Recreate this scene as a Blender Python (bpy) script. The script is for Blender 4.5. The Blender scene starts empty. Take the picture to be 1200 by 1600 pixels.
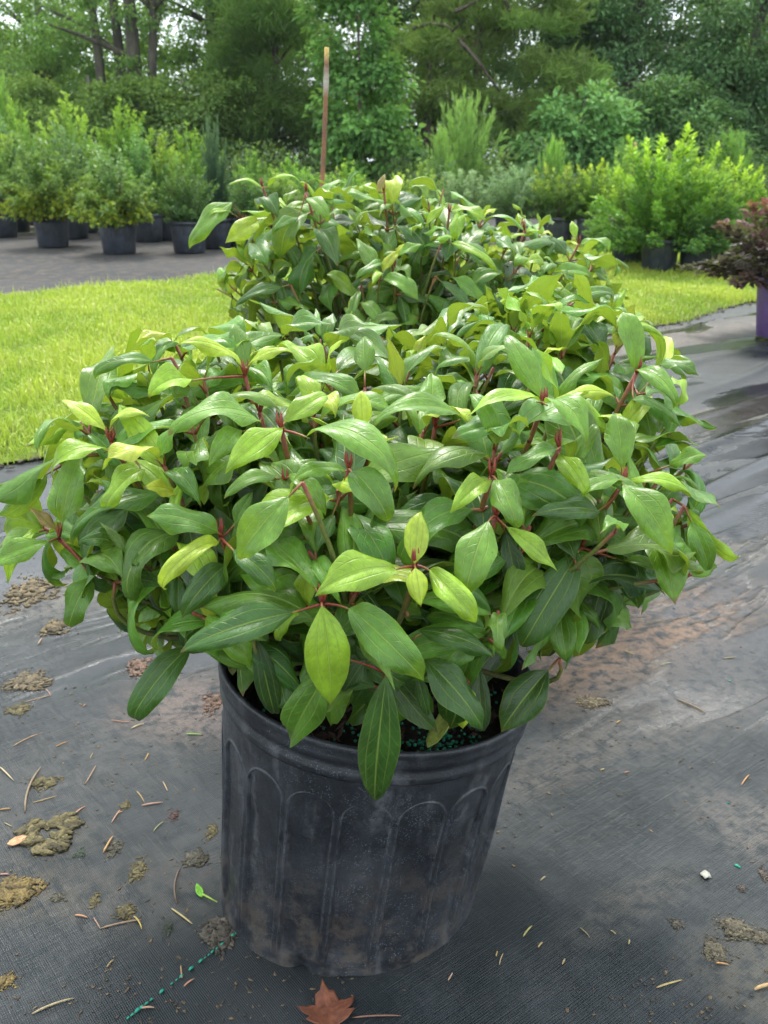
import bpy, bmesh, math, random
import numpy as np
from mathutils import Vector, Matrix, noise as mnoise

sc = bpy.context.scene
col = sc.collection
R = math.radians

# ------------------------------------------------------------------ camera
CAM_H, PITCH, FPX = 1.03, R(20.0), 1500.0
cam_d = bpy.data.cameras.new('camera')
cam_d.sensor_fit = 'VERTICAL'; cam_d.sensor_height = 36.0; cam_d.sensor_width = 27.0
cam_d.lens = 36.0 * FPX / 1600.0
cam_d.clip_start = 0.05; cam_d.clip_end = 1500
cam_d.dof.use_dof = True; cam_d.dof.focus_distance = 1.10; cam_d.dof.aperture_fstop = 13.0
cam = bpy.data.objects.new('camera', cam_d); col.objects.link(cam)
cam.location = (0, 0, CAM_H); cam.rotation_euler = (math.pi / 2 - PITCH, 0, 0)
sc.camera = cam

# ------------------------------------------------------------------ sky, sun, exposure
SUN_EL, SUN_AZ = 56.0, -8.0           # azimuth clockwise from +Y (beyond the plants, high)
w = bpy.data.worlds.new('World'); sc.world = w; w.use_nodes = True
nt = w.node_tree; nt.nodes.clear()
sky = nt.nodes.new('ShaderNodeTexSky'); sky.sky_type = 'NISHITA'; sky.sun_disc = False
sky.sun_elevation = R(SUN_EL); sky.sun_rotation = R(SUN_AZ)
sky.air_density = 1.0; sky.dust_density = 4.0; sky.ozone_density = 1.0
hs = nt.nodes.new('ShaderNodeHueSaturation'); hs.inputs['Saturation'].default_value = 0.22
mx = nt.nodes.new('ShaderNodeMix'); mx.data_type = 'RGBA'; mx.inputs[0].default_value = 0.65
mx.inputs[7].default_value = (10.3, 11.5, 12.8, 1)
bg = nt.nodes.new('ShaderNodeBackground'); bg.inputs['Strength'].default_value = 0.078
out = nt.nodes.new('ShaderNodeOutputWorld')
nt.links.new(sky.outputs[0], hs.inputs['Color']); nt.links.new(hs.outputs[0], mx.inputs[6])
nt.links.new(mx.outputs[2], bg.inputs[0]); nt.links.new(bg.outputs[0], out.inputs[0])
sun_d = bpy.data.lights.new('sun', 'SUN'); sun_d.energy = 1.5; sun_d.angle = R(16); sun_d.color = (1.0, .96, .9)
sun = bpy.data.objects.new('sun', sun_d); col.objects.link(sun)
sdir = Vector((math.sin(R(SUN_AZ)) * math.cos(R(SUN_EL)), math.cos(R(SUN_AZ)) * math.cos(R(SUN_EL)), math.sin(R(SUN_EL))))
sun.rotation_euler = sdir.to_track_quat('Z', 'Y').to_euler()
sc.view_settings.view_transform = 'Standard'; sc.view_settings.look = 'None'
sc.view_settings.exposure = 1.56; sc.view_settings.gamma = 1.0
sc.view_settings.use_curve_mapping = False
sc.cycles.max_bounces = 4; sc.cycles.diffuse_bounces = 3; sc.cycles.glossy_bounces = 2
sc.cycles.use_adaptive_sampling = True; sc.cycles.adaptive_threshold = .02
sc.cycles.transmission_bounces = 4; sc.cycles.transparent_max_bounces = 4
sc.cycles.sample_clamp_indirect = 6.0
sc.cycles.use_denoising = True

# ------------------------------------------------------------------ helpers
SP, CP = math.sin(PITCH), math.cos(PITCH)
def ray(u, v):
    dx, dv = (u - 600) / FPX, (v - 800) / FPX
    return Vector((dx, CP - dv * SP, -SP - dv * CP))
def P(u, v, y):                       # point at distance y in front of the camera foot
    d = ray(u, v); return Vector((0, 0, CAM_H)) + d * (y / d.y)
def G(u, v, z=0.0):                   # point on the ground
    d = ray(u, v); return Vector((0, 0, CAM_H)) + d * ((z - CAM_H) / d.z)
def project(p):                       # (N,3) -> u, v, depth
    x, y, z = p[:, 0], p[:, 1], p[:, 2] - CAM_H
    zc = y * CP - z * SP; yd = -z * CP - y * SP
    zc = np.maximum(zc, 1e-3)
    return 600 + FPX * x / zc, 800 + FPX * yd / zc, zc
def tag(o, label=None, cat=None, group=None, kind=None):
    if label: o['label'] = label
    if cat: o['category'] = cat
    if group: o['group'] = group
    if kind: o['kind'] = kind
    return o
def empty(name, loc):
    o = bpy.data.objects.new(name, None); col.objects.link(o); o.location = loc
    o.empty_display_size = .1
    return o
def link(name, me, parent=None, world=True):
    o = bpy.data.objects.new(name, me); col.objects.link(o)
    if parent:
        o.parent = parent
        if world: o.matrix_parent_inverse = Matrix.Translation(-parent.location)
    return o
def np_mesh(name, verts, faces, mats, smooth=True, cols=None, uvs=None, midx=None):
    """faces: (F,k) int array or list of arrays of different k"""
    me = bpy.data.meshes.new(name)
    fl = faces if isinstance(faces, list) else [faces]
    fl = [np.asarray(f, dtype=np.int32) for f in fl if len(f)]
    verts = np.asarray(verts, dtype=np.float32)
    me.vertices.add(len(verts)); me.vertices.foreach_set('co', verts.ravel())
    nl = sum(f.size for f in fl); nf = sum(len(f) for f in fl)
    me.loops.add(nl); me.polygons.add(nf)
    lv = np.concatenate([f.ravel() for f in fl])
    me.loops.foreach_set('vertex_index', lv)
    tot = np.concatenate([np.full(len(f), f.shape[1], np.int32) for f in fl])
    st = np.concatenate([[0], np.cumsum(tot)[:-1]]).astype(np.int32)
    me.polygons.foreach_set('loop_start', st); me.polygons.foreach_set('loop_total', tot)
    if midx is not None: me.polygons.foreach_set('material_index', np.asarray(midx, np.int32))
    me.polygons.foreach_set('use_smooth', np.full(nf, smooth, bool))
    for m in mats: me.materials.append(m)
    if cols is not None:
        a = me.color_attributes.new('Col', 'FLOAT_COLOR', 'POINT')
        c = np.ones((len(verts), 4), np.float32); c[:, :3] = cols
        a.data.foreach_set('color', c.ravel())
    if uvs is not None:
        uvl = me.uv_layers.new(name='UVMap')
        uvl.data.foreach_set('uv', np.asarray(uvs, np.float32)[lv].ravel())
    me.update(calc_edges=True)
    return me

class Geo:                            # collects verts / quads / tris with colours into ONE mesh
    def __init__(s): s.v, s.q, s.t, s.c, s.n = [], [], [], [], 0
    def add(s, v, q=None, t=None, c=(1, 1, 1)):
        v = np.asarray(v, float); 
        s.v.append(v); s.c.append(np.broadcast_to(np.asarray(c, float), (len(v), 3)))
        if q is not None and len(q): s.q.append(np.asarray(q) + s.n)
        if t is not None and len(t): s.t.append(np.asarray(t) + s.n)
        s.n += len(v)
    def tube(s, pts, radii, sides=6, c=(1, 1, 1), cap=True):
        pts = np.asarray(pts, float); n = len(pts)
        radii = np.broadcast_to(np.asarray(radii, float), (n,))
        tan = np.gradient(pts, axis=0); tan /= np.linalg.norm(tan, axis=1)[:, None] + 1e-9
        ref = np.array([0.31, 0.17, .93]) if abs(tan[0][2]) < .9 else np.array([1, .1, 0.])
        vs = []
        a = np.arange(sides) * 2 * math.pi / sides
        for i in range(n):
            e1 = np.cross(tan[i], ref); e1 /= np.linalg.norm(e1) + 1e-9
            e2 = np.cross(tan[i], e1)
            vs.append(pts[i] + radii[i] * (np.cos(a)[:, None] * e1 + np.sin(a)[:, None] * e2))
            ref = np.cross(e1, tan[i]) if False else ref
        v = np.concatenate(vs); q = []
        for i in range(n - 1):
            for k in range(sides):
                k2 = (k + 1) % sides
                q.append((i * sides + k, i * sides + k2, (i + 1) * sides + k2, (i + 1) * sides + k))
        t = []
        if cap:
            v = np.concatenate([v, pts[:1], pts[-1:]]); b0 = n * sides
            for k in range(sides):
                k2 = (k + 1) % sides
                t.append((b0, k2, k)); t.append((b0 + 1, (n - 1) * sides + k, (n - 1) * sides + k2))
        c = np.asarray(c, float)
        if c.ndim == 2:
            cc = np.repeat(c, sides, axis=0)
            if cap: cc = np.concatenate([cc, c[:1], c[-1:]])
            c = cc
        s.add(v, q, t, c)
    def mesh(s, name, mats, smooth=True):
        f = []
        if s.q: f.append(np.concatenate(s.q))
        if s.t: f.append(np.concatenate(s.t))
        return np_mesh(name, np.concatenate(s.v), f, mats, smooth, cols=np.concatenate(s.c))
def bez(p0, p1, p2, n=8):
    t = np.linspace(0, 1, n)[:, None]
    return (1 - t) ** 2 * np.asarray(p0) + 2 * t * (1 - t) * np.asarray(p1) + t * t * np.asarray(p2)
def grid_faces(nr, nc):
    i, j = np.meshgrid(np.arange(nr - 1), np.arange(nc - 1), indexing='ij')
    a = (i * nc + j).ravel()
    return np.stack([a, a + 1, a + nc + 1, a + nc], 1)
def lathe(profile, seg=48, closed=True):
    """profile [(r,z)] -> verts, quads"""
    pr = np.asarray(profile, float); n = len(pr)
    a = np.arange(seg) * 2 * math.pi / seg
    v = np.stack([pr[:, None, 0] * np.cos(a), pr[:, None, 0] * np.sin(a), np.broadcast_to(pr[:, None, 1], (n, seg))], -1).reshape(-1, 3)
    q = []
    for i in range(n - 1):
        k = np.arange(seg); k2 = (k + 1) % seg
        q.append(np.stack([i * seg + k, i * seg + k2, (i + 1) * seg + k2, (i + 1) * seg + k], 1))
    return v, np.concatenate(q)

# ------------------------------------------------------------------ materials
class NT:
    def __init__(s, name):
        s.m = bpy.data.materials.new(name); s.m.use_nodes = True
        s.t = s.m.node_tree; s.t.nodes.clear()
    def n(s, typ, **kw):
        nd = s.t.nodes.new(typ)
        for k, v in kw.items():
            if k.startswith('i_'):
                key = k[2:]
                key = int(key) if key.isdigit() else key.replace('_', ' ')
                nd.inputs[key].default_value = v
            else: setattr(nd, k, v)
        return nd
    def l(s, a, b): s.t.links.new(a, b)
    def math(s, op, a, b=None, clamp=False):
        nd = s.n('ShaderNodeMath', operation=op, use_clamp=clamp)
        for i, x in enumerate((a, b)):
            if x is None: continue
            if isinstance(x, (int, float)): nd.inputs[i].default_value = x
            else: s.l(x, nd.inputs[i])
        return nd.outputs[0]
    def ramp(s, x, lo, hi, a=0.0, b=1.0):
        nd = s.n('ShaderNodeMapRange', interpolation_type='SMOOTHSTEP', clamp=True)
        s.l(x, nd.inputs[0]); nd.inputs[1].default_value = lo; nd.inputs[2].default_value = hi
        nd.inputs[3].default_value = a; nd.inputs[4].default_value = b
        return nd.outputs[0]
    def mix(s, f, a, b, mode='MIX'):
        nd = s.n('ShaderNodeMix', data_type='RGBA', blend_type=mode)
        for i, x in ((0, f), (6, a), (7, b)):
            if isinstance(x, (int, float)): nd.inputs[i].default_value = x
            elif isinstance(x, tuple): nd.inputs[i].default_value = (*x, 1) if len(x) == 3 else x
            else: s.l(x, nd.inputs[i])
        return nd.outputs[2]
    def noise(s, scale, detail=3, vec=None, rough=.55, dist=0.0):
        nd = s.n('ShaderNodeTexNoise'); nd.inputs['Scale'].default_value = scale
        nd.inputs['Detail'].default_value = detail; nd.inputs['Roughness'].default_value = rough
        nd.inputs['Distortion'].default_value = dist
        if vec is not None: s.l(vec, nd.inputs['Vector'])
        return nd.outputs['Fac']
    def coord(s, which='Object'):
        return s.n('ShaderNodeTexCoord').outputs[which]
    def pos(s): return s.n('ShaderNodeNewGeometry').outputs['Position']
    def bump(s, h, strength=.3, dist=.01, normal=None):
        nd = s.n('ShaderNodeBump'); nd.inputs['Strength'].default_value = strength
        nd.inputs['Distance'].default_value = dist; s.l(h, nd.inputs['Height'])
        if normal is not None: s.l(normal, nd.inputs['Normal'])
        return nd.outputs[0]
    def principled(s, base, rough=.5, normal=None, spec=.5):
        nd = s.n('ShaderNodeBsdfPrincipled')
        for key, x in (('Base Color', base), ('Roughness', rough), ('Specular IOR Level', spec)):
            if isinstance(x, tuple): nd.inputs[key].default_value = (*x, 1)
            elif isinstance(x, (int, float)): nd.inputs[key].default_value = x
            else: s.l(x, nd.inputs[key])
        if normal is not None: s.l(normal, nd.inputs['Normal'])
        return nd
    def out(s, sh):
        o = s.n('ShaderNodeOutputMaterial'); s.l(sh, o.inputs[0]); return s.m

def mat_leaf(name, per_object):
    """viburnum leaf: three long veins, fine side veins, paler underside"""
    k = NT(name)
    if per_object: base = k.n('ShaderNodeObjectInfo').outputs['Color']
    else: base = k.n('ShaderNodeAttribute', attribute_name='Col').outputs['Color']
    uv = k.n('ShaderNodeUVMap').outputs[0]
    sep = k.n('ShaderNodeSeparateXYZ'); k.l(uv, sep.inputs[0])
    s_ = k.math('MULTIPLY', k.math('ABSOLUTE', k.math('SUBTRACT', sep.outputs[0], .5)), 2.0)
    t_ = sep.outputs[1]
    mid = k.ramp(s_, .012, .07, 1, 0)
    lat = k.ramp(k.math('ABSOLUTE', k.math('SUBTRACT', s_, .46)), .006, .045, 1, 0)
    lat = k.math('MULTIPLY', lat, k.ramp(t_, .55, .82, 1, 0))
    # side veins: slanted lines
    wv = k.math('SINE', k.math('MULTIPLY', k.math('SUBTRACT', k.math('MULTIPLY', t_, 11.0), k.math('MULTIPLY', s_, 2.2)), 6.283))
    side = k.ramp(wv, .86, 1.0, 0, 1)
    pos = k.pos()
    n1 = k.noise(34, 3, pos); n2 = k.noise(160, 2, pos); n3 = k.noise(700, 2, pos)
    tone = k.ramp(n1, .3, .7, .80, 1.18)
    b1 = k.mix(1.0, base, (1, 1, 1), 'MULTIPLY')
    comb = k.n('ShaderNodeCombineColor'); [k.l(tone, comb.inputs[i]) for i in range(3)]
    b1 = k.mix(1.0, base, comb.outputs[0], 'MULTIPLY')
    fine = k.ramp(n2, .35, .68, .90, 1.10)
    comb2 = k.n('ShaderNodeCombineColor'); [k.l(fine, comb2.inputs[i]) for i in range(3)]
    b1 = k.mix(1.0, b1, comb2.outputs[0], 'MULTIPLY')
    veinc = k.mix(.55, b1, (.34, .45, .09))
    veinm = k.math('MAXIMUM', k.math('MULTIPLY', mid, .9), k.math('MULTIPLY', lat, .55))
    veinm = k.math('MAXIMUM', veinm, k.math('MULTIPLY', side, .20))
    edge = k.math('MULTIPLY', k.ramp(s_, .93, .99, 0, 1), .45)
    veinm = k.math('MAXIMUM', veinm, edge)
    topc = k.mix(veinm, b1, veinc)
    # old leaves carry small brown specks
    vor = k.n('ShaderNodeTexVoronoi'); vor.inputs['Scale'].default_value = 55; k.l(pos, vor.inputs['Vector'])
    speck = k.math('MULTIPLY', k.ramp(vor.outputs['Distance'], .035, .06, 1, 0), k.ramp(n1, .56, .62, 0, .8))
    topc = k.mix(speck, topc, (.10, .06, .02))
    tipm = k.math('MULTIPLY', k.ramp(t_, .90, .96, 0, 1), k.ramp(n1, .50, .55, 0, .85))      # browned tips on some leaves
    topc = k.mix(tipm, topc, (.16, .085, .03))
    under = k.mix(.6, b1, (.33, .45, .05))
    under = k.mix(k.math('MULTIPLY', k.math('MAXIMUM', mid, k.math('MULTIPLY', lat, .6)), .6), under, (.36, .44, .16))
    bf = k.n('ShaderNodeNewGeometry').outputs['Backfacing']
    cc = k.mix(bf, topc, under)
    h = k.math('SUBTRACT', k.math('MULTIPLY', n1, .5), k.math('MULTIPLY', k.math('MAXIMUM', mid, k.math('MAXIMUM', k.math('MULTIPLY', lat, .8), k.math('MULTIPLY', side, .35))), .5))
    h = k.math('ADD', h, k.math('MULTIPLY', n2, .22)); h = k.math('ADD', h, k.math('MULTIPLY', n3, .05))
    nr = k.bump(h, .55, .0035)
    rough = k.math('ADD', k.ramp(n1, .35, .7, .31, .47), k.math('MULTIPLY', bf, .18))
    pb = k.principled(cc, rough, nr, .5)
    tr = k.n('ShaderNodeBsdfTranslucent'); k.l(k.mix(.55, cc, (.42, .58, .03)), tr.inputs[0]); k.l(nr, tr.inputs['Normal'])
    ms = k.n('ShaderNodeMixShader'); ms.inputs[0].default_value = .24
    k.l(pb.outputs[0], ms.inputs[1]); k.l(tr.outputs[0], ms.inputs[2])
    return k.out(ms.outputs[0])

def mat_foliage(name, rough=.5, trans=.22, spec=.4):
    """background foliage and grass: colour of each leaf in the attribute"""
    k = NT(name)
    a = k.n('ShaderNodeAttribute', attribute_name='Col').outputs['Color']
    inf = k.n('ShaderNodeObjectInfo').outputs['Color']
    c = k.mix(1.0, a, inf, 'MULTIPLY')
    pb = k.principled(c, rough, None, spec)
    tr = k.n('ShaderNodeBsdfTranslucent'); k.l(k.mix(.4, c, (.25, .38, .03)), tr.inputs[0])
    ms = k.n('ShaderNodeMixShader'); ms.inputs[0].default_value = trans
    k.l(pb.outputs[0], ms.inputs[1]); k.l(tr.outputs[0], ms.inputs[2])
    return k.out(ms.outputs[0])

def mat_attr(name, rough=.6, nscale=60, bump=.3, var=.25, dist=.003, spec=.4):
    k = NT(name)
    a = k.n('ShaderNodeAttribute', attribute_name='Col').outputs['Color']
    pos = k.pos(); n1 = k.noise(nscale, 4, pos)
    tone = k.ramp(n1, .25, .75, 1 - var, 1 + var)
    cb = k.n('ShaderNodeCombineColor'); [k.l(tone, cb.inputs[i]) for i in range(3)]
    c = k.mix(1.0, a, cb.outputs[0], 'MULTIPLY')
    return k.out(k.principled(c, rough, k.bump(n1, bump, dist), spec).outputs[0])

def mat_bark(name, c1, c2, scale=6):
    k = NT(name); co = k.coord('Object')
    mp = k.n('ShaderNodeMapping'); mp.inputs['Scale'].default_value = (1, 1, .18); k.l(co, mp.inputs[0])
    n1 = k.noise(scale, 6, mp.outputs[0], .65, .6); n2 = k.noise(scale * .35, 2, co)
    c = k.mix(k.ramp(n1, .35, .65), c1, c2)
    c = k.mix(k.ramp(n2, .55, .72, 0, .5), c, (.10, .12, .07))
    return k.out(k.principled(c, .9, k.bump(n1, .8, .06), .2).outputs[0])

M_LEAF = mat_leaf('viburnum_leaf', True)
M_LEAFJ = mat_leaf('viburnum_leaf_mass', False)
M_STEM = mat_attr('viburnum_stem', .5, 220, .3, .22, .001)
M_FOL = mat_foliage('shrub_foliage', .5, .3, .4)
M_TREE = mat_foliage('tree_foliage', .55, .38, .3)
M_GRASS = mat_foliage('grass_blades', .55, .3, .3)
M_BARK = mat_bark('oak_bark', (.075, .065, .055), (.18, .16, .13), 5)
M_PINE = mat_bark('pine_bark', (.06, .045, .036), (.19, .15, .12), 5)
M_MOSS = mat_attr('grey_moss', .9, 8, .1, .2)
M_LIT = mat_attr('ground_litter', .7, 320, .9, .45, .004, .4)
M_STRAW = mat_attr('straw', .6, 200, .2, .2)

def mat_pot(name, hero):
    k = NT(name); co = k.coord('Object')
    n1 = k.noise(9, 5, co, .65, .4); n2 = k.noise(70, 4, co, .7); n3 = k.noise(400, 2, co)
    mp = k.n('ShaderNodeMapping'); mp.inputs['Scale'].default_value = (1, 1, .22); k.l(co, mp.inputs[0])
    st = k.noise(26, 4, mp.outputs[0], .6, .3)
    base = k.mix(k.ramp(n1, .35, .7), (.014, .016, .0195), (.036, .040, .046)) if hero else k.mix(k.ramp(n1, .35, .7), (.028, .034, .043), (.055, .063, .078))
    # chalky bloom and streaks of dried water
    bloom = k.math('MULTIPLY', k.ramp(st, .48, .72, 0, 1), k.ramp(n2, .35, .65, .15, 1))
    c = k.mix(k.math('MULTIPLY', bloom, .45), base, (.165, .17, .178))
    if hero:
        ridge = k.n('ShaderNodeAttribute', attribute_name='Col').outputs['Fac']      # mask for a paler, broken tone along the raised ribs
        c = k.mix(k.math('MULTIPLY', k.math('MULTIPLY', ridge, k.ramp(n2, .36, .62, 0, 1)), .28), c, (.14, .15, .165))
        vor = k.n('ShaderNodeTexVoronoi'); vor.inputs['Scale'].default_value = 340; k.l(co, vor.inputs['Vector'])
        dots = k.math('MULTIPLY', k.ramp(vor.outputs['Distance'], .16, .34, 1, 0), k.ramp(k.noise(5, 2, co), .35, .62, .08, .55))
        dots = k.math('MULTIPLY', dots, k.ramp(k.noise(55, 2, co), .40, .60, 0, 1))
        c = k.mix(dots, c, (.22, .25, .29))
        # mud splashed low on the wall
        sep = k.n('ShaderNodeSeparateXYZ'); k.l(co, sep.inputs[0])
        low = k.ramp(sep.outputs[2], .03, .24, 1, 0)
        mud = k.math('MULTIPLY', low, k.ramp(k.noise(24, 5, co, .7), .44, .64, 0, .75))
        c = k.mix(mud, c, (.085, .070, .055))
    rough = k.ramp(n2, .3, .7, .30, .52)
    return k.out(k.principled(c, rough, k.bump(k.math('ADD', n3, k.math('MULTIPLY', n2, 1.5)), .35, .0012), .45).outputs[0])
M_POT = mat_pot('weathered_black_plastic', True)
M_POTB = mat_pot('black_plastic', False)

def mat_fabric(name):
    k = NT(name); pos = k.pos()
    mp = k.n('ShaderNodeMapping'); mp.inputs['Rotation'].default_value = (0, 0, R(-38)); k.l(pos, mp.inputs[0])
    p = mp.outputs[0]
    sep = k.n('ShaderNodeSeparateXYZ'); k.l(p, sep.inputs[0])
    nw = k.noise(14, 3, p)
    def tape(ax, freq, off):
        x = k.math('ADD', k.math('MULTIPLY', sep.outputs[ax], freq), k.math('MULTIPLY', nw, off))
        return k.math('ABSOLUTE', k.math('SINE', x))
    wx, wy = tape(0, 1150.0, 4.0), tape(1, 880.0, 4.0)
    ribs = k.math('MULTIPLY', wx, k.math('ADD', k.math('MULTIPLY', wy, .7), .3))
    long1 = k.n('ShaderNodeMapping'); long1.inputs['Scale'].default_value = (.12, 3.0, 1); k.l(p, long1.inputs[0])
    long2 = k.n('ShaderNodeMapping'); long2.inputs['Scale'].default_value = (3.0, .12, 1); k.l(p, long2.inputs[0])
    lines = k.math('ADD', k.noise(75, 2, long1.outputs[0]), k.noise(75, 2, long2.outputs[0]))
    n_big = k.noise(1.1, 3, pos); n_mid = k.noise(4.5, 5, pos, .62, .5); n_fine = k.noise(38, 5, pos, .7)
    n_grit = k.noise(230, 3, pos, .7)
    base = k.mix(k.ramp(n_mid, .3, .7), (.009, .0135, .0150), (.019, .0255, .0280))
    # film of silt dried on the cloth
    silt = k.math('MULTIPLY', k.ramp(n_mid, .40, .64, 0, 1), k.ramp(n_fine, .34, .62, .1, 1))
    silt = k.math('MULTIPLY', silt, k.ramp(n_big, .36, .58, .25, 1))
    c = k.mix(k.math('MULTIPLY', silt, .27), base, (.098, .098, .096))
    def patch(x, y, rx, ry, rot=0.0):
        m = k.n('ShaderNodeMapping'); m.vector_type = 'TEXTURE'
        m.inputs['Location'].default_value = (x, y, 0); m.inputs['Rotation'].default_value = (0, 0, rot)
        m.inputs['Scale'].default_value = (rx, ry, 1); k.l(pos, m.inputs[0])
        ln = k.n('ShaderNodeVectorMath', operation='LENGTH'); 
        fl = k.n('ShaderNodeVectorMath', operation='MULTIPLY'); fl.inputs[1].default_value = (1, 1, 0)
        k.l(m.outputs[0], fl.inputs[0]); k.l(fl.outputs[0], ln.inputs[0])
        return k.ramp(ln.outputs['Value'], .25, 1.0, 1, 0)
    for (u, v, rx, ry, rot, cc, a) in (
            (1000, 1000, .62, .22, R(38), (.22, .135, .08), 1.0), (70, 1310, .16, .10, 0, (.075, .07, .055), .6), (40, 1400, .18, .10, 0, (.08, .07, .05), .6), (240, 1400, .2, .14, 0, (.075, .07, .06), .6), (1080, 1080, .5, .2, R(38), (.13, .115, .095), .7),
            (1150, 1500, .13, .09, R(30), (.085, .077, .058), .7), (1190, 1560, .09, .06, 0, (.075, .07, .052), .7),
            (980, 1420, .20, .06, R(35), (.085, .078, .066), .6), (1110, 660, 1.1, .22, R(40), (.16, .13, .085), .75),
            (1080, 525, 1.9, .35, R(40), (.15, .105, .075), .9), (60, 930, .55, .28, R(38), (.15, .135, .11), .8),
            (150, 1180, .5, .22, R(38), (.07, .067, .06), .5), (320, 1100, .25, .2, 0, (.19, .135, .11), .65),
            (1190, 1300, .12, .2, R(40), (.12, .105, .09), .7), (870, 1190, .3, .1, R(38), (.11, .098, .082), .6),
            (1180, 860, .6, .10, R(38), (.14, .12, .085), .8)):
        q = G(u, v)
        f = k.math('MULTIPLY', patch(q.x, q.y, rx, ry, rot), k.ramp(n_fine, .36, .58, 0, 1))
        f = k.math('MULTIPLY', f, k.ramp(n_grit, .28, .6, .35, 1))
        c = k.mix(k.math('MULTIPLY', f, a), c, cc)
    grit = k.math('MULTIPLY', k.ramp(n_grit, .63, .70, 0, 1), k.ramp(n_fine, .45, .6, 0, .6))
    c = k.mix(grit, c, (.05, .042, .032))
    # thin water lying in the hollows, stretched along the creases
    lw = k.n('ShaderNodeMapping'); lw.inputs['Scale'].default_value = (.35, 1.5, 1); k.l(p, lw.inputs[0])
    wetn = k.noise(2.2, 4, lw.outputs[0], .55, .4)
    wet = k.ramp(wetn, .50, .60, 0, 1)
    far = k.n('ShaderNodeSeparateXYZ'); k.l(pos, far.inputs[0])
    wet = k.math('MULTIPLY', wet, k.ramp(far.outputs[1], 1.2, 2.2, .25, 1))
    wn = k.noise(5.5, 4, lw.outputs[0], .6, .5)
    for (u, v, rx, ry, th) in ((1120, 690, 1.6, .32, .44), (1150, 830, .9, .16, .44), (60, 775, .55, .20, .30), (40, 840, .4, .10, .4), (1050, 770, .7, .2, .44), (1120, 655, 1.1, .12, .25), (1190, 742, .9, .09, .25), (1110, 812, .7, .06, .25), (1180, 800, .6, .05, .25)):
        q = G(u, v); f = k.ramp(k.math('MULTIPLY', patch(q.x, q.y, rx, ry, R(40)), k.ramp(wn, th, th + .22, 0, 1)), .12, .3, 0, 1)
        wet = k.math('MAXIMUM', wet, f)
    rough = k.math('ADD', k.math('MULTIPLY', silt, .12), k.ramp(n_mid, .3, .7, .33, .45))
    inv = k.math('SUBTRACT', 1.0, wet)
    rough = k.math('MULTIPLY', rough, k.ramp(wet, 0, 1, 1, .13))
    c = k.mix(k.math('MULTIPLY', wet, .65), c, (.016, .016, .014))
    h = k.math('ADD', k.math('MULTIPLY', ribs, .5), k.math('MULTIPLY', lines, .9))
    h = k.math('ADD', h, k.math('MULTIPLY', n_fine, .6)); h = k.math('ADD', h, k.math('MULTIPLY', n_grit, .35))
    h = k.math('MULTIPLY', h, k.ramp(wet, 0, 1, 1, .12))
    nr = k.bump(h, .85, .0018)
    nr = k.bump(k.math('MULTIPLY', n_mid, k.ramp(wet, 0, 1, 1, .25)), .5, .012, nr)
    return k.out(k.principled(c, rough, nr, .36).outputs[0])
M_FABRIC = mat_fabric('woven_weed_fabric')

def mat_ground(name, c1, c2, c3, s=1.0):
    k = NT(name); pos = k.pos()
    n1 = k.noise(.35 * s, 5, pos); n2 = k.noise(6 * s, 5, pos, .7); n3 = k.noise(40 * s, 3, pos)
    c = k.mix(k.ramp(n1, .35, .65), c1, c2); c = k.mix(k.ramp(n2, .45, .65), c, c3)
    return k.out(k.principled(c, .95, k.bump(k.math('ADD', n2, n3), .8, .03), .2).outputs[0])
M_GROUND = mat_ground('forest_floor', (.05, .065, .025), (.075, .06, .04), (.10, .085, .055))
M_TURF = mat_ground('turf_soil', (.14, .20, .03), (.17, .24, .035), (.09, .10, .04), 2)
M_BED = mat_ground('old_weed_fabric', (.055, .056, .056), (.085, .083, .08), (.12, .10, .08), 1.4)
M_SOIL = mat_ground('potting_soil', (.016, .012, .010), (.028, .021, .016), (.045, .032, .024), 12)

# ------------------------------------------------------------------ the setting
def sheet(name, poly, z, mat, n=1):
    bm = bmesh.new(); vs = [bm.verts.new((x, y, z)) for x, y in poly]; bm.faces.new(vs)
    me = bpy.data.meshes.new(name); bm.to_mesh(me); bm.free(); me.materials.append(mat)
    return tag(link(name, me), kind='structure')
sheet('ground', [(-500, -300), (500, -300), (500, 900), (-500, 900)], -.02, M_GROUND)
rs = np.random.RandomState(5)
S2 = 1 / math.sqrt(2)
def pq(p, q): return (p - q) * S2, (p + q) * S2           # p along the strips, q across
Q1, Q2 = 3.33, 7.66
def wob(p, a=.05, s=0.0): return a * np.sin(1.7 * p + s) + .6 * a * np.sin(4.3 * p + 2 * s + 1) + .3 * a * np.sin(9.7 * p + s) * np.sin(2.3 * p + 1) + .3 * a * np.sin(6.1 * p)
def strip(name, p0, p1, qa, qb, mat, dp, dq, zf, wa=0, wb=0):
    ps = np.arange(p0, p1 + 1e-6, dp); ts = np.linspace(0, 1, max(2, int((qb - qa) / dq)))
    Pm, T = np.meshgrid(ps, ts, indexing='ij')
    lo = qa + (wob(Pm, wa, 1.0) if wa else 0); hi = qb + (wob(Pm, wb, 1.0) if wb else 0)
    Q = lo + (hi - lo) * T
    X, Y = pq(Pm, Q); Z = zf(Pm, Q)
    me = np_mesh(name, np.stack([X, Y, Z], -1).reshape(-1, 3), grid_faces(len(ps), len(ts))[:, ::-1], [mat])
    return tag(link(name, me), kind='structure')
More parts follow.
